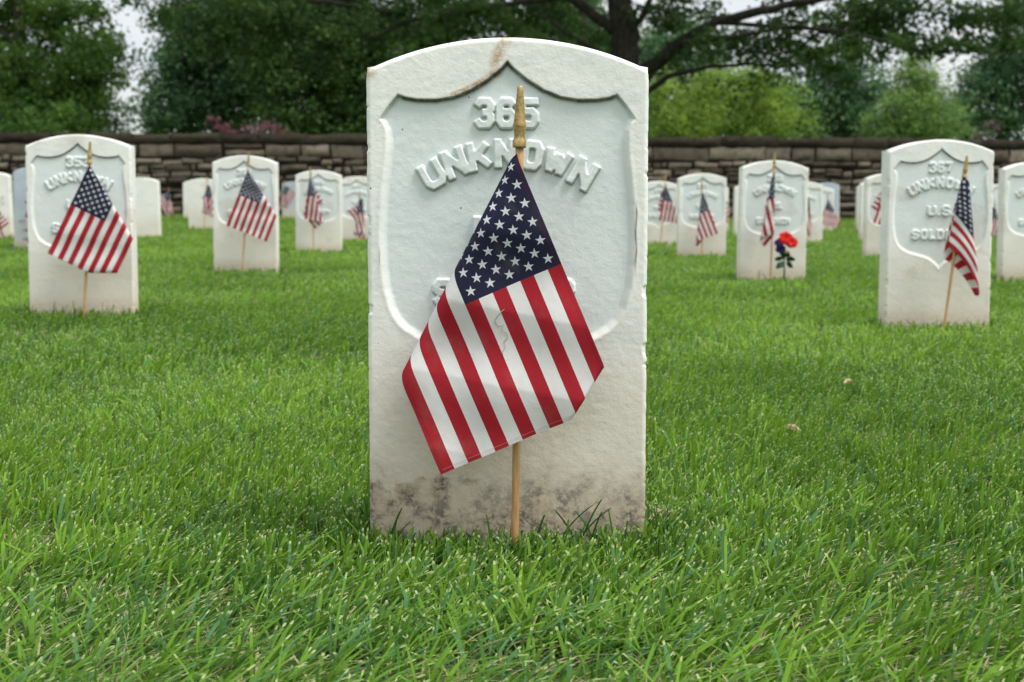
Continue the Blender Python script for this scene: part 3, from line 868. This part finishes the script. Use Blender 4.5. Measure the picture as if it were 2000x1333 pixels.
flag((1577, 368), (1576, 482), 13.9, (1577, 384), R(9), False, [(0, 0, R(-8), -1, .01), (.022, 0, R(3), 1, .01)],
     'narrow flag hanging just right of the flower stone', nu=40, nv=30, seed=12, gather=.003)
flag((1617, 376), (1613, 457), 18.2, (1617, 388), R(18), True, [(0, 0, R(30), 1, .01)],
     'small distant spread flag before the middle of three overlapping stones', nu=40, nv=30, seed=13)
flag((72, 318), (70, 484), 11.1, (72, 344), R(17), True, [(0, 0, R(22), 1, .01)],
     'flag of the blue grey headstone, mostly hidden by the 353 stone', nu=40, nv=30, seed=14)
flag((1733, 330), (1738, 499), 10.55, (1733, 352), R(18), True, [(0, 0, R(20), 1, .01)],
     'flag showing a red strip left of the 367 stone', nu=40, nv=30, seed=15)
flag((1410, 372), (1405, 449), 17.3, (1410, 384), R(14), False, [(0, 0, R(-14), -1, .01), (.07, 0, R(6), 1, .01)],
     'distant flag edge right of the narrow flag stone', nu=40, nv=30, seed=16)
flag((330, 366), (328, 436), 21.5, (330, 372), R(7), True, [(0, 0, R(10), 1, .01)],
     'dim distant flag in front of the wall right of the plain white stone', nu=40, nv=30, seed=17, gather=.003)
flag((556, 352), (555, 428), 23.5, (555, 361), R(6), False, [(0, 0, R(-12), -1, .01)],
     'dim distant flag against the far blue grey headstone', nu=40, nv=30, seed=18, gather=.003)
flag((1943, 390), (1943, 455), 16.4, (1943, 402), R(12), True, [(0, 0, R(16), 1, .01)],
     'distant flag in the gap right of the 367 stone', nu=40, nv=30, seed=19, gather=.003)
flag((-12, 385), (-14, 468), 13.5, (-12, 398), R(16), False, [(0, 0, R(-18), -1, .01)],
     'flag at the left border with only its corner in view', nu=40, nv=30, seed=20)

# a dried rootlet stuck on the big flag's cloth
def rootlet():
    pts = [(985, 604), (972, 616), (966, 628), (974, 638), (983, 634), (980, 646), (990, 652), (992, 661), (984, 668), (987, 678), (981, 690), (984, 700)]
    fv = MFV.reshape(MFN[1] + 1, MFN[0] + 1, 3)
    out = []
    for p in pts:
        q = P(p[0], p[1], d0 - .012)
        dd = (fv[..., 0] - q[0]) ** 2 + (fv[..., 2] - q[2]) ** 2 + (fv[..., 1] > d0 - .003) * 1
        k = np.unravel_index(np.argmin(dd), dd.shape)
        out.append((q[0], fv[k][1] - .0006, q[2]))
    V, F, T3 = tube(out, np.linspace(.00034, .00018, len(out)), 6)
    link('dried_rootlet', make_mesh('dried_rootlet', V, F, T3, [mat_flat('dry_root', (.36, .27, .17), .9)]), None, None, 0,
         'thin brown dried rootlet stuck on a white stripe of the large flag', 'rootlet')
rootlet()

# ------------------------------------------------------------ artificial flowers at the foot of stone 369
def flowers():
    M_RED = mat_flat('red_petals', (.80, .030, .022), .5, .3, .3)
    M_NAVY = mat_flat('navy_petals', (.020, .022, .11), .5, .3)
    M_WHT = mat_flat('white_petals', (.85, .84, .84), .5, .3)
    M_YEL = mat_flat('yellow_buds', (.55, .50, .10), .5)
    M_DKG = mat_flat('dark_leaves', (.018, .055, .022), .45)
    d = 7.42; b = np.array(P(1532, 541, d))
    e = bpy.data.objects.new('flower_bouquet', None); COL.objects.link(e); e.location = tuple(b)
    e['label'] = 'red artificial flowers with navy and white petals at the foot of a headstone'; e['category'] = 'bouquet'
    rr = np.random.default_rng(5)
    def q(px, py, dy=0): return np.array(P(px, py, d)) - b + [0, dy, 0]
    def bloom(name, c, rad, m, layers=((14, 1.0, .25), (10, .75, .7), (7, .45, 1.15))):
        Vs, Fs, off = [], [], 0
        for (n, sc, up) in layers:
            for k in range(n):
                az = k / n * 2 * math.pi + rr.uniform(-.2, .2)
                g = np.linspace(0, 1, 5); hh = np.linspace(-1, 1, 4)
                G, Hh = np.meshgrid(g, hh)
                wid = .42 * rad * sc * np.sin(np.pi * (G * .8 + .1)) * Hh
                lift = rad * sc * (up * G - .25 * G ** 3 + .15 * Hh ** 2) + rr.normal(0, .002)
                rad_ = rad * sc * G * math.cos(up * .6)
                x = math.cos(az) * rad_ - math.sin(az) * wid; y_ = math.sin(az) * rad_ + math.cos(az) * wid
                # bloom faces the camera and up
                Vs.append(np.stack([c[0] + x, c[1] - lift * .75 + y_ * .35, c[2] + y_ * .85 + lift * .35], -1).reshape(-1, 3))
                i, j = np.meshgrid(np.arange(4), np.arange(3)); a = (j * 5 + i).ravel()
                Fs.append(np.stack([a, a + 1, a + 6, a + 5], 1) + off); off += 20
        link(name, make_mesh(name, np.concatenate(Vs), np.concatenate(Fs), mats=[m]), e)
    bloom('red_bloom', q(1533, 466, -.02), .037, M_RED)
    bloom('red_bloom', q(1544, 474, -.025), .032, M_RED)
    bloom('navy_bloom', q(1520, 475, -.02), .024, M_NAVY)
    bloom('navy_bloom', q(1524, 487, -.01), .026, M_NAVY)
    bloom('white_bloom', q(1551, 475, .005), .021, M_WHT)
    bloom('yellow_bud', q(1537, 494, -.012), .012, M_YEL)
    V, F, T3 = tube([(0, 0, -.05), q(1532, 525), q(1531, 508), q(1533, 488)], np.array([.004, .004, .004, .003]), 8)
    link('stem', make_mesh('stem', V, F, T3, [M_DKG]), e)
    for (x, y, az, ln) in ((1527, 508, 2.6, .055), (1538, 507, .45, .05), (1530, 500, 1.9, .05), (1532, 506, 2.2, .05), (1535, 510, .9, .05), (1536, 514, -.3, .04), (1526, 516, 3.4, .035), (1533, 503, 1.2, .055), (1529, 512, 3.9, .03)):
        c = q(x, y, rr.uniform(-.02, .01)); g = np.linspace(0, 1, 6)
        cx_ = c[0] + math.cos(az) * g * ln * .8; cz_ = c[2] + math.sin(az) * g * ln * .7 - .015 * g ** 2
        wv = .014 * np.sin(np.pi * np.clip(g * .92 + .06, 0, 1)); nx_, nz_ = -math.sin(az), math.cos(az)
        V = np.concatenate([np.stack([cx_ - nx_ * wv, c[1] - .012 * g, cz_ - nz_ * wv], 1), np.stack([cx_ + nx_ * wv, c[1] - .02 * g, cz_ + nz_ * wv], 1)])
        a = np.arange(5); F = np.stack([a, a + 1, a + 7, a + 6], 1)
        link('leaf', make_mesh('leaf', V, F, mats=[M_DKG]), e)
flowers()

# fallen dry leaves on the lawn
def dry_leaf(px, py, s, az, label):
    d = 1212 / (py - 378.7)
    p = P(px, py, d)
    g, hh = np.meshgrid(np.linspace(0, 1, 12), np.linspace(-1, 1, 7))
    wid = (.30 * np.sin(np.pi * g) ** .7 * (1 + .35 * np.sin(g * 19)) + .01) * hh
    x = (g - .5) * s; y = wid * s; z = s * (.28 * hh ** 2 * np.sin(np.pi * g) + .18 * g ** 2 + .03 * np.sin(g * 23 + hh * 4))
    c, s_ = math.cos(az), math.sin(az)
    V = np.stack([x * c - y * s_, x * s_ + y * c, z], -1).reshape(-1, 3)
    i, j = np.meshgrid(np.arange(11), np.arange(6)); a = (j * 12 + i).ravel()
    F = np.stack([a, a + 1, a + 13, a + 12], 1)
    link('dry_leaf', make_mesh('dry_leaf', V, F, mats=[M_DRY]), None, (p[0], d, p[2] + .004), 0, label, 'leaf', 'dry leaves fallen on the lawn')
M_DRY = mat_flat('dry_leaf', (.55, .42, .24), .8, .2, .25)
dry_leaf(1548, 846, .030, 2.7, 'pale curled dry leaf on the grass below the 367 stone')
dry_leaf(1658, 752, .026, .4, 'small dry leaf on the grass above the larger curled leaf')
dry_leaf(1292, 1020, .034, .2, 'straw coloured dry leaf beside the foot of the 365 stone')

# ------------------------------------------------------------ the rubble wall
WY = 28.0
def wall():
    slope = -.007
    e = bpy.data.objects.new('stone_wall', None); COL.objects.link(e); e.location = (0, WY, 0)
    e['label'] = 'long low wall of grey rubble stone under a dark coping'; e['category'] = 'wall'
    rr = np.random.default_rng(21)
    n = 5
    def block(x0, x1, z0, z1, dep, bump, y0=0):
        nxx = max(3, int((x1 - x0) / .07)); nzz = max(3, int((z1 - z0) / .05))
        gx, gzz = np.meshgrid(np.linspace(0, 1, nxx + 1), np.linspace(0, 1, nzz + 1))
        ex = np.minimum(gx, 1 - gx) * (x1 - x0); ez = np.minimum(gzz, 1 - gzz) * (z1 - z0)
        ed = np.minimum(ex, ez)
        X = x0 + gx * (x1 - x0); Z = z0 + gzz * (z1 - z0)
        sd_ = rr.integers(0, 9999)
        Y = y0 - dep * sstep(0, .035, ed) - bump * (fbm(X * 6, Z * 6 + sd_, 3, 3) - .5) * (ed > .001)
        X = X + (fbm(Z * 9, X * 3 + sd_, 5, 2) - .5) * .05 * (ed < .02); Z = Z + (fbm(X * 5, Z * 3 + sd_, 6, 2) - .5) * .05 * (ed < .02)
        Z = Z + slope * X
        v = np.stack([X, Y, Z], -1).reshape(-1, 3)
        i, j = np.meshgrid(np.arange(nxx), np.arange(nzz)); a = (j * (nxx + 1) + i).ravel()
        f = np.stack([a, a + 1, a + nxx + 2, a + nxx + 1], 1)
        return v, f, np.tile([rr.random(), rr.random(), 0, 1], (len(v), 1))
    def build(name, specs, m, y0=0):
        vs, fs, gs, off = [], [], [], 0
        for s in specs:
            v, f, g = block(*s, y0=y0); vs.append(v); fs.append(f + off); gs.append(g); off += len(v)
        link(name, make_mesh(name, np.concatenate(vs), np.concatenate(fs), mats=[m], attrs={'blk': np.concatenate(gs)}), e)
    XW = 20
    ztop = 1.46; z = 1.27
    specs = []
    hs = [.25, .13, .15, .11, .14, .10, .13, .12, .14, .12]
    for ci, h in enumerate(hs):
        x = -XW + rr.uniform(0, .3)
        while x < XW:
            lw = rr.uniform(.4, 1.1) if ci == 0 else .12 + .40 * rr.random() ** 1.4
            g_ = rr.uniform(.016, .05); dz = (rr.uniform(-.02, .02) + .03 * math.sin(x * 1.3 + ci)) * (ci > 0)
            if h > .14 and rr.random() < (.10 if ci == 0 else .35):
                m_ = z - h * rr.uniform(.35, .65)
                specs.append((x, x + lw - g_, m_ + .012, z - .014, rr.uniform(.03, .09), .06)); specs.append((x + .02, x + lw - g_ * .6, z - h + .012, m_ - .014, rr.uniform(.02, .08), .06))
            else:
                specs.append((x, x + lw - g_, z - h + rr.uniform(.010, .028) + dz, z - rr.uniform(.012, .028) + dz, rr.uniform(.02, .10), .06))
            x += lw
        z -= h
    build('masonry', specs, M_RUBBLE)
    specs = []; x = -XW
    while x < XW:
        lw = rr.uniform(.25, .9); specs.append((x, x + lw - .015, 1.28 + rr.uniform(0, .03), ztop + rr.uniform(-.035, .015), rr.uniform(.03, .07), .05)); x += lw
    build('coping', specs, M_COPING, y0=-.03)
    # core behind the faces
    x0, x1 = -XW - .2, XW + .2
    def box(x0, x1, y0, y1, z0, z1):
        v = np.array([(x, y, zz + slope * x) for x in (x0, x1) for y in (y0, y1) for zz in (z0, z1)])
        return v, np.array([(0, 1, 3, 2), (4, 6, 7, 5), (0, 4, 5, 1), (2, 3, 7, 6), (1, 5, 7, 3), (0, 2, 6, 4)])
    v, f = box(x0, x1, .002, .42, -.5, 1.29)
    link('core', make_mesh('core', v, f, mats=[M_MORTAR], smooth=False), e)
    v, f = box(x0, x1, -.028, .50, 1.292, ztop - .035)
    link('coping', make_mesh('coping_back', v, f, mats=[M_COPING], smooth=False), e)
wall()

# ------------------------------------------------------------ trees
def leaf_mesh(blobs, m, size, per_m3, rng, flat=.75, clump_r=.45, leaves_per=34, droop=0.0):
    """blobs: (x,y,z,rx,ry,rz,density)"""
    C, K = [], []
    for (x, y, z, rx, ry, rz, dn) in blobs:
        vol = 4.19 * rx * ry * rz
        n = max(3, int(vol * per_m3 * dn))
        q = rng.normal(size=(n, 3)); q /= np.linalg.norm(q, axis=1)[:, None]
        rad = rng.random(n) ** (.42)
        c = np.stack([x + q[:, 0] * rad * rx, y + q[:, 1] * rad * ry, z + q[:, 2] * rad * rz], 1)
        C.append(c); K.append(rng.random(n))
    C = np.concatenate(C); K = np.concatenate(K); n = len(C)
    cr_ = clump_r * rng.uniform(.5, 1.25, n)
    off = rng.normal(size=(n, leaves_per, 3)) * [1, 1, flat] * cr_[:, None, None] * .55
    off[..., 2] -= droop * np.hypot(off[..., 0], off[..., 1])
    Lc = (C[:, None] + off).reshape(-1, 3); k = np.repeat(K, leaves_per); N_ = len(Lc)
    nrm = rng.normal(size=(N_, 3)) + [0, 0, .8]; nrm /= np.linalg.norm(nrm, axis=1)[:, None]
    t = rng.normal(size=(N_, 3)); t -= (t * nrm).sum(1)[:, None] * nrm; t /= np.linalg.norm(t, axis=1)[:, None]
    b = np.cross(nrm, t)
    s = size * rng.uniform(.6, 1.3, N_)[:, None]
    v = np.stack([Lc - t * s * .6, Lc + b * s * .36 - t * s * .05, Lc + t * s * .6, Lc - b * s * .36 - t * s * .05], 1).reshape(-1, 3)
    f = (np.arange(N_) * 4)[:, None] + np.arange(4)[None]
    at = np.repeat(np.stack([rng.random(N_), k, np.zeros(N_), np.ones(N_)], 1), 4, 0)
    return make_mesh('crown', v, f, mats=[m], smooth=False, attrs={'leaf': at}), N_

def tree(name, label, base, limbs, blobs, m, size, per_m3, seed, cat='tree', group=None, **k):
    rng = np.random.default_rng(seed)
    e = bpy.data.objects.new(name, None); COL.objects.link(e); e.location = base
    e['label'] = label; e['category'] = cat
    if group: e['group'] = group
    b0 = np.array(base)
    vs, fs, ts, off = [], [], [], 0
    for pts, r0, r1 in limbs:
        pts = np.array(pts, float) - b0
        # resample with wobble
        tt = np.linspace(0, len(pts) - 1, (len(pts) - 1) * 6 + 1)
        pp = np.stack([np.interp(tt, np.arange(len(pts)), pts[:, i]) for i in range(3)], 1)
        pp[1:-1] += rng.normal(size=(len(pp) - 2, 3)) * r0 * .10
        V, F, T3 = tube(pp, np.linspace(r0, r1, len(pp)) * (1 + .05 * rng.normal(size=len(pp))), 10)
        vs.append(V); fs.append(F + off); ts.append(T3 + off); off += len(V)
    link('trunk', make_mesh('trunk', np.concatenate(vs), np.concatenate(fs), np.concatenate(ts), [M_BARK]), e)
    me, n = leaf_mesh([(x - b0[0], y - b0[1], z - b0[2], a, b, c, dn) for x, y, z, a, b, c, dn in blobs], m, size, per_m3, rng, **k)
    link('crown', me, e)
    return n

def B(px, py, d, rpx, rpy, ry=None, dn=1.0):
    """crown lobe seen at a photo position: centre pixel, pixel radii, depth"""
    x, y, z = P(px, py, d); s = d / FPX
    return (x, y, z, rpx * s, (ry if ry else rpx * s), rpy * s, dn)

ML_MID = mat_leaf('leaves_mid', (.055, .135, .028), (.22, .37, .07))
ML_DARK = mat_leaf('leaves_dark', (.034, .082, .022), (.140, .25, .060))
ML_TEAL = mat_leaf('leaves_blue_green', (.040, .105, .044), (.16, .28, .115))
ML_LIME = mat_leaf('leaves_lime', (.10, .19, .03), (.38, .52, .08), .45)
ML_FIR = mat_leaf('leaves_light_fir', (.09, .18, .045), (.33, .48, .13))
ML_RED = mat_leaf('leaves_red', (.17, .065, .08), (.38, .17, .19))
ML_PINK = mat_leaf('leaves_pink', (.17, .09, .11), (.36, .23, .25))

def G0(px, d): x = (px - 1000) / FPX * d; return (x, d, float(gz(x, d)) - .1)
def gp(px, py, d): return P(px, py, d)
total = 0
b = G0(20, 34)
total += tree('broadleaf_tree', 'mid green leafy tree above the wall at the left border', b,
     [([b, gp(20, 200, 34), gp(40, 60, 34), gp(30, -250, 34)], .20, .10), ([gp(22, 180, 34), gp(90, 70, 34), gp(150, -20, 34)], .07, .02), ([gp(30, 90, 34), gp(-60, 0, 34)], .07, .03)],
     [B(60, 170, 34, 150, 90), B(180, 120, 33, 85, 60), B(130, 60, 34, 80, 60, dn=1.2), B(20, 30, 35, 90, 60, dn=1.0), B(200, 92, 33.5, 48, 28, dn=1.5), B(140, 15, 34, 75, 45, dn=.9), B(155, 160, 34, 50, 55, dn=1.4), B(175, 220, 33, 55, 45, dn=1.3), B(60, 245, 32, 120, 45),
      B(-120, 120, 35, 140, 190), B(0, -150, 35, 190, 120, dn=.7), B(-60, -380, 36, 260, 160, dn=.5)], ML_MID, .10, 16, 41, clump_r=.33, leaves_per=60)
b = G0(225, 40)
total += tree('evergreen_shrub', 'dull olive shrub behind the wall right of the left tree', b, [([b, gp(225, 230, 40)], .08, .04)],
     [B(215, 235, 40, 38, 42), B(190, 255, 40, 50, 25)], ML_TEAL, .08, 25, 42, cat='shrub', clump_r=.3, leaves_per=50)
for (cx, d, lab, bl_, mm, sd_, lobes) in (
    (430, 52, 'dense dark tree behind the red leaved shrub', ML_TEAL, 0, 43, [(356, 200, 74, 75), (346, 140, 50, 55), (385, 85, 72, 68), (480, 160, 110, 110), (300, 235, 40, 35), (420, 20, 120, 90), (500, -120, 200, 120), (395, 245, 100, 35), (440, 170, 110, 60), (460, 90, 100, 60)]),
    (610, 49, 'dark broad tree whose crown meets the left edge of the 365 stone', ML_DARK, 0, 44, [(620, 190, 110, 80), (690, 130, 110, 100), (560, 100, 90, 90), (640, 20, 160, 100), (600, 245, 120, 40), (700, -150, 220, 130), (690, 245, 90, 45), (760, 240, 60, 50)]),
    (830, 55, 'dark tree behind the 365 stone, only its top left in view', ML_DARK, 0, 45, [(850, 60, 140, 120), (780, 150, 110, 130), (900, -120, 200, 120), (900, 200, 120, 90)]),
    (1660, 60, 'blue green tree in the gap between the lime and the light tree', ML_TEAL, 0, 46, [(1640, 225, 80, 60), (1630, 175, 60, 55), (1700, 180, 45, 50), (1560, 215, 80, 60), (1640, 130, 45, 35), (1680, 262, 90, 25), (1580, 262, 80, 25)]),
    (1960, 56, 'dark blue green tree above the wall at the right border', ML_TEAL, 0, 47, [(1960, 200, 95, 80), (1990, 130, 75, 60), (1935, 165, 50, 45), (2080, 100, 120, 120), (1900, 245, 70, 35), (2100, -80, 150, 120)]),
    (1150, 66, 'dim distant tree between the dark trunks above the 365 stone', ML_TEAL, 0, 48, [(1100, 60, 110, 80), (1180, 160, 120, 120), (1290, 230, 130, 60), (1330, 110, 100, 80), (1440, 190, 100, 50), (1500, 230, 110, 60)])):
    b = G0(cx, d)
    total += tree('shade_tree', lab, b, [([b, gp(cx, 200, d), gp(cx + 8, 0, d), gp(cx - 10, -250, d)], .28, .12)],
         [B(x, y, d, rx, ry, ry=1.7) for x, y, rx, ry in lobes], bl_, .14, 5.5, sd_, clump_r=.62, leaves_per=60, group='trees beyond the wall')
b = G0(1430, 46)
total += tree('lime_green_tree', 'bright yellow green tree behind the wall right of the 365 stone', b,
     [([b, gp(1430, 250, 46), gp(1440, 180, 46)], .12, .05)],
     [B(1430, 215, 46, 130, 55), B(1350, 235, 45, 90, 45), B(1500, 190, 46, 75, 50), B(1540, 240, 45, 48, 35), B(1440, 165, 46, 80, 38), B(1290, 215, 46, 60, 60), B(1380, 180, 46, 70, 40), B(1300, 160, 47, 40, 30, dn=.6), B(1560, 225, 46, 36, 26, dn=.8), B(1520, 155, 46, 40, 22, dn=.6), B(1410, 140, 46, 40, 16, dn=.6), B(1480, 250, 45, 60, 22)],
     ML_LIME, .085, 12, 49, clump_r=.36, leaves_per=60, droop=.5)
b = G0(1790, 50)
total += tree('conifer_tree', 'light green feathery conifer behind the wall above the 367 stone', b,
     [([b, gp(1790, 200, 50), gp(1790, 90, 50)], .12, .03)],
     [B(1790, 255, 50, 100, 22), B(1800, 228, 50, 90, 24), B(1785, 200, 50, 78, 22), B(1797, 172, 50, 62, 22), B(1790, 145, 50, 48, 20), B(1788, 120, 50, 34, 18), B(1790, 98, 50, 20, 14), B(1845, 215, 50, 35, 12), B(1715, 240, 50, 30, 25)],
     ML_FIR, .08, 32, 50, clump_r=.32, leaves_per=60, droop=.25)
b = G0(490, 30.5)
total += tree('red_leaved_shrub', 'purple red leaved shrub rising over the wall left of the 365 stone', b,
     [([b, gp(490, 268, 30.5)], .05, .03)],
     [B(490, 258, 30.5, 70, 14), B(440, 248, 30.5, 30, 10), B(520, 244, 30.5, 30, 12), B(545, 258, 30.5, 28, 10), B(418, 237, 30.5, 14, 6), B(480, 250, 30.5, 30, 12)],
     ML_RED, .05, 60, 51, cat='shrub', clump_r=.14, leaves_per=30, flat=.35, group='red leaved shrubs')
b = G0(1932, 31)
total += tree('pink_leaved_shrub', 'dusty pink shrub rising over the wall right of the 367 stone top', b,
     [([b, gp(1932, 270, 31)], .04, .02)], [B(1930, 262, 31, 36, 16), B(1932, 248, 31, 20, 10)], ML_PINK, .04, 60, 52, cat='shrub', clump_r=.13, leaves_per=26, group='red leaved shrubs')

# the great tree: trunk behind the 365 stone, limbs to both sides, hanging canopy
b = G0(1218, 37)
oak_limbs = [([b, gp(1218, 250, 37), gp(1220, 100, 37), gp(1212, 0, 37), gp(1190, -200, 37)], .42, .26),
    ([gp(1236, 215, 37), gp(1262, 140, 37), gp(1325, 85, 36.5), gp(1400, 45, 36), gp(1530, 10, 35), gp(1700, -20, 34)], .20, .06),
    ([gp(1262, 180, 37), gp(1310, 148, 36.6), gp(1380, 132, 36), gp(1470, 125, 35.5), gp(1560, 132, 35)], .075, .02),
    ([gp(1325, 85, 36.5), gp(1420, 75, 35), gp(1560, 50, 34.5), gp(1700, 85, 34)], .07, .02),
    ([gp(1400, 45, 36), gp(1640, 60, 34), gp(1800, 98, 33), gp(1950, 104, 32.5)], .06, .012),
    ([gp(1205, 90, 37), gp(1250, 40, 36.5), gp(1300, -60, 36)], .10, .05),
    ([gp(1200, 60, 37), gp(1120, 0, 37), gp(1000, -60, 37)], .14, .07),
    ([gp(1200, 120, 37), gp(1100, 60, 36), gp(1040, 10, 36)], .05, .02),
    ([gp(1120, -10, 37), gp(800, 40, 36), gp(690, 88, 35), gp(560, 60, 35)], .07, .02),
    ([gp(800, 30, 36), gp(600, 0, 35), gp(420, -10, 34), gp(300, 25, 33)], .06, .015),
    ([gp(1330, 150, 36.6), gp(1345, 180, 36.4)], .02, .008)]
rr = np.random.default_rng(77)
lobes = []
for (x, y, d, rx, ry, dn) in ((1060, 20, 38, 110, 45, .9), (1140, 70, 39, 90, 45, .7), (1010, 60, 36, 60, 30, .6), (1330, 20, 37, 110, 40, .8), (1400, 90, 36, 85, 32, .9), (1500, 80, 35.5, 80, 45, .9), (1590, 100, 35, 90, 35, .9),
        (1330, 110, 37, 50, 30, .5), (1560, 20, 36, 110, 32, .6), (1690, 30, 35, 100, 36, .9), (1620, 145, 35, 50, 20, .7), (1700, 88, 34, 100, 24, 1.0), (1820, 85, 33, 90, 22, 1.0), (1930, 80, 33, 80, 22, .7), (1850, 30, 34, 90, 32, .8), (1960, 25, 33.5, 80, 42, 1.0), (1770, 0, 34, 90, 28, .9), (1740, 60, 34.5, 80, 24, .8), (1610, 60, 35, 80, 34, .8), (1450, 150, 35.5, 60, 14, .5),
        (900, 30, 37, 100, 40, .9), (760, 40, 36, 110, 40, .9), (650, 70, 35, 110, 36, .9), (560, 30, 35, 110, 40, .9), (450, 20, 34, 100, 40, .9), (470, 90, 35, 90, 30, .8), (350, 20, 33.5, 60, 26, .8), (318, 40, 33, 30, 12, .5), (262, 6, 33, 45, 14, .8), (400, 70, 34, 60, 26, .7), (600, 120, 35, 90, 26, .6)):
    lobes.append(B(x, y, d, rx, ry, ry=1.1, dn=dn))
for x in range(300, 2101, 150):      # the canopy above the frame, seen only by the light
    lobes.append(B(x, -130 - 60 * rr.random(), 36, 110, 80, ry=2.4, dn=.30))
    lobes.append(B(x, -330, 37, 120, 110, ry=3.5, dn=.16))
for x in range(-500, 2600, 190):      # added leaf masses, unseen above the frame, to shade the wall and lawn
    lobes.append(B(x + 60 * rr.random(), -420 - 80 * rr.random(), 31, 140, 60, ry=3.0, dn=.50))
    lobes.append(B(x + 60 * rr.random(), -620 - 80 * rr.random(), 26, 150, 60, ry=3.2, dn=.50))
total += tree('great_shade_tree', 'great dark tree, thick trunk behind the 365 stone and limbs spreading right', b, oak_limbs, lobes, ML_DARK, .115, 13, 60, clump_r=.36, leaves_per=44, flat=.5, droop=.2, group='trees beyond the wall')
for (px, d, r_, lab, sd_) in ((1142, 44, .20, 'slender dark tree left of the thick trunk above the 365 stone', 61), (1045, 47, .30, 'leaning dark tree at the top of the 365 stone, left of the slender one', 62)):
    b = G0(px, d)
    total += tree('shade_tree', lab, b, [([b, gp(px, 150, d), gp(px - 6, 40, d), gp(px + 10, -150, d)], r_, r_ * .7), ([gp(px - 4, 110, d), gp(px - 60, 10, d), gp(px - 110, -80, d)], r_ * .4, r_ * .15)],
         [B(px, -90, d, 110, 70, ry=1.8, dn=.7), B(px - 70, 25, d, 55, 35, ry=1.2, dn=.6), B(px + 30, 20, d, 60, 30, ry=1.2, dn=.5)], ML_DARK, .12, 6, sd_, clump_r=.5, leaves_per=50, group='trees beyond the wall')
print('LEAVES', total)
build_grass()
print('STONES', len(STONES))
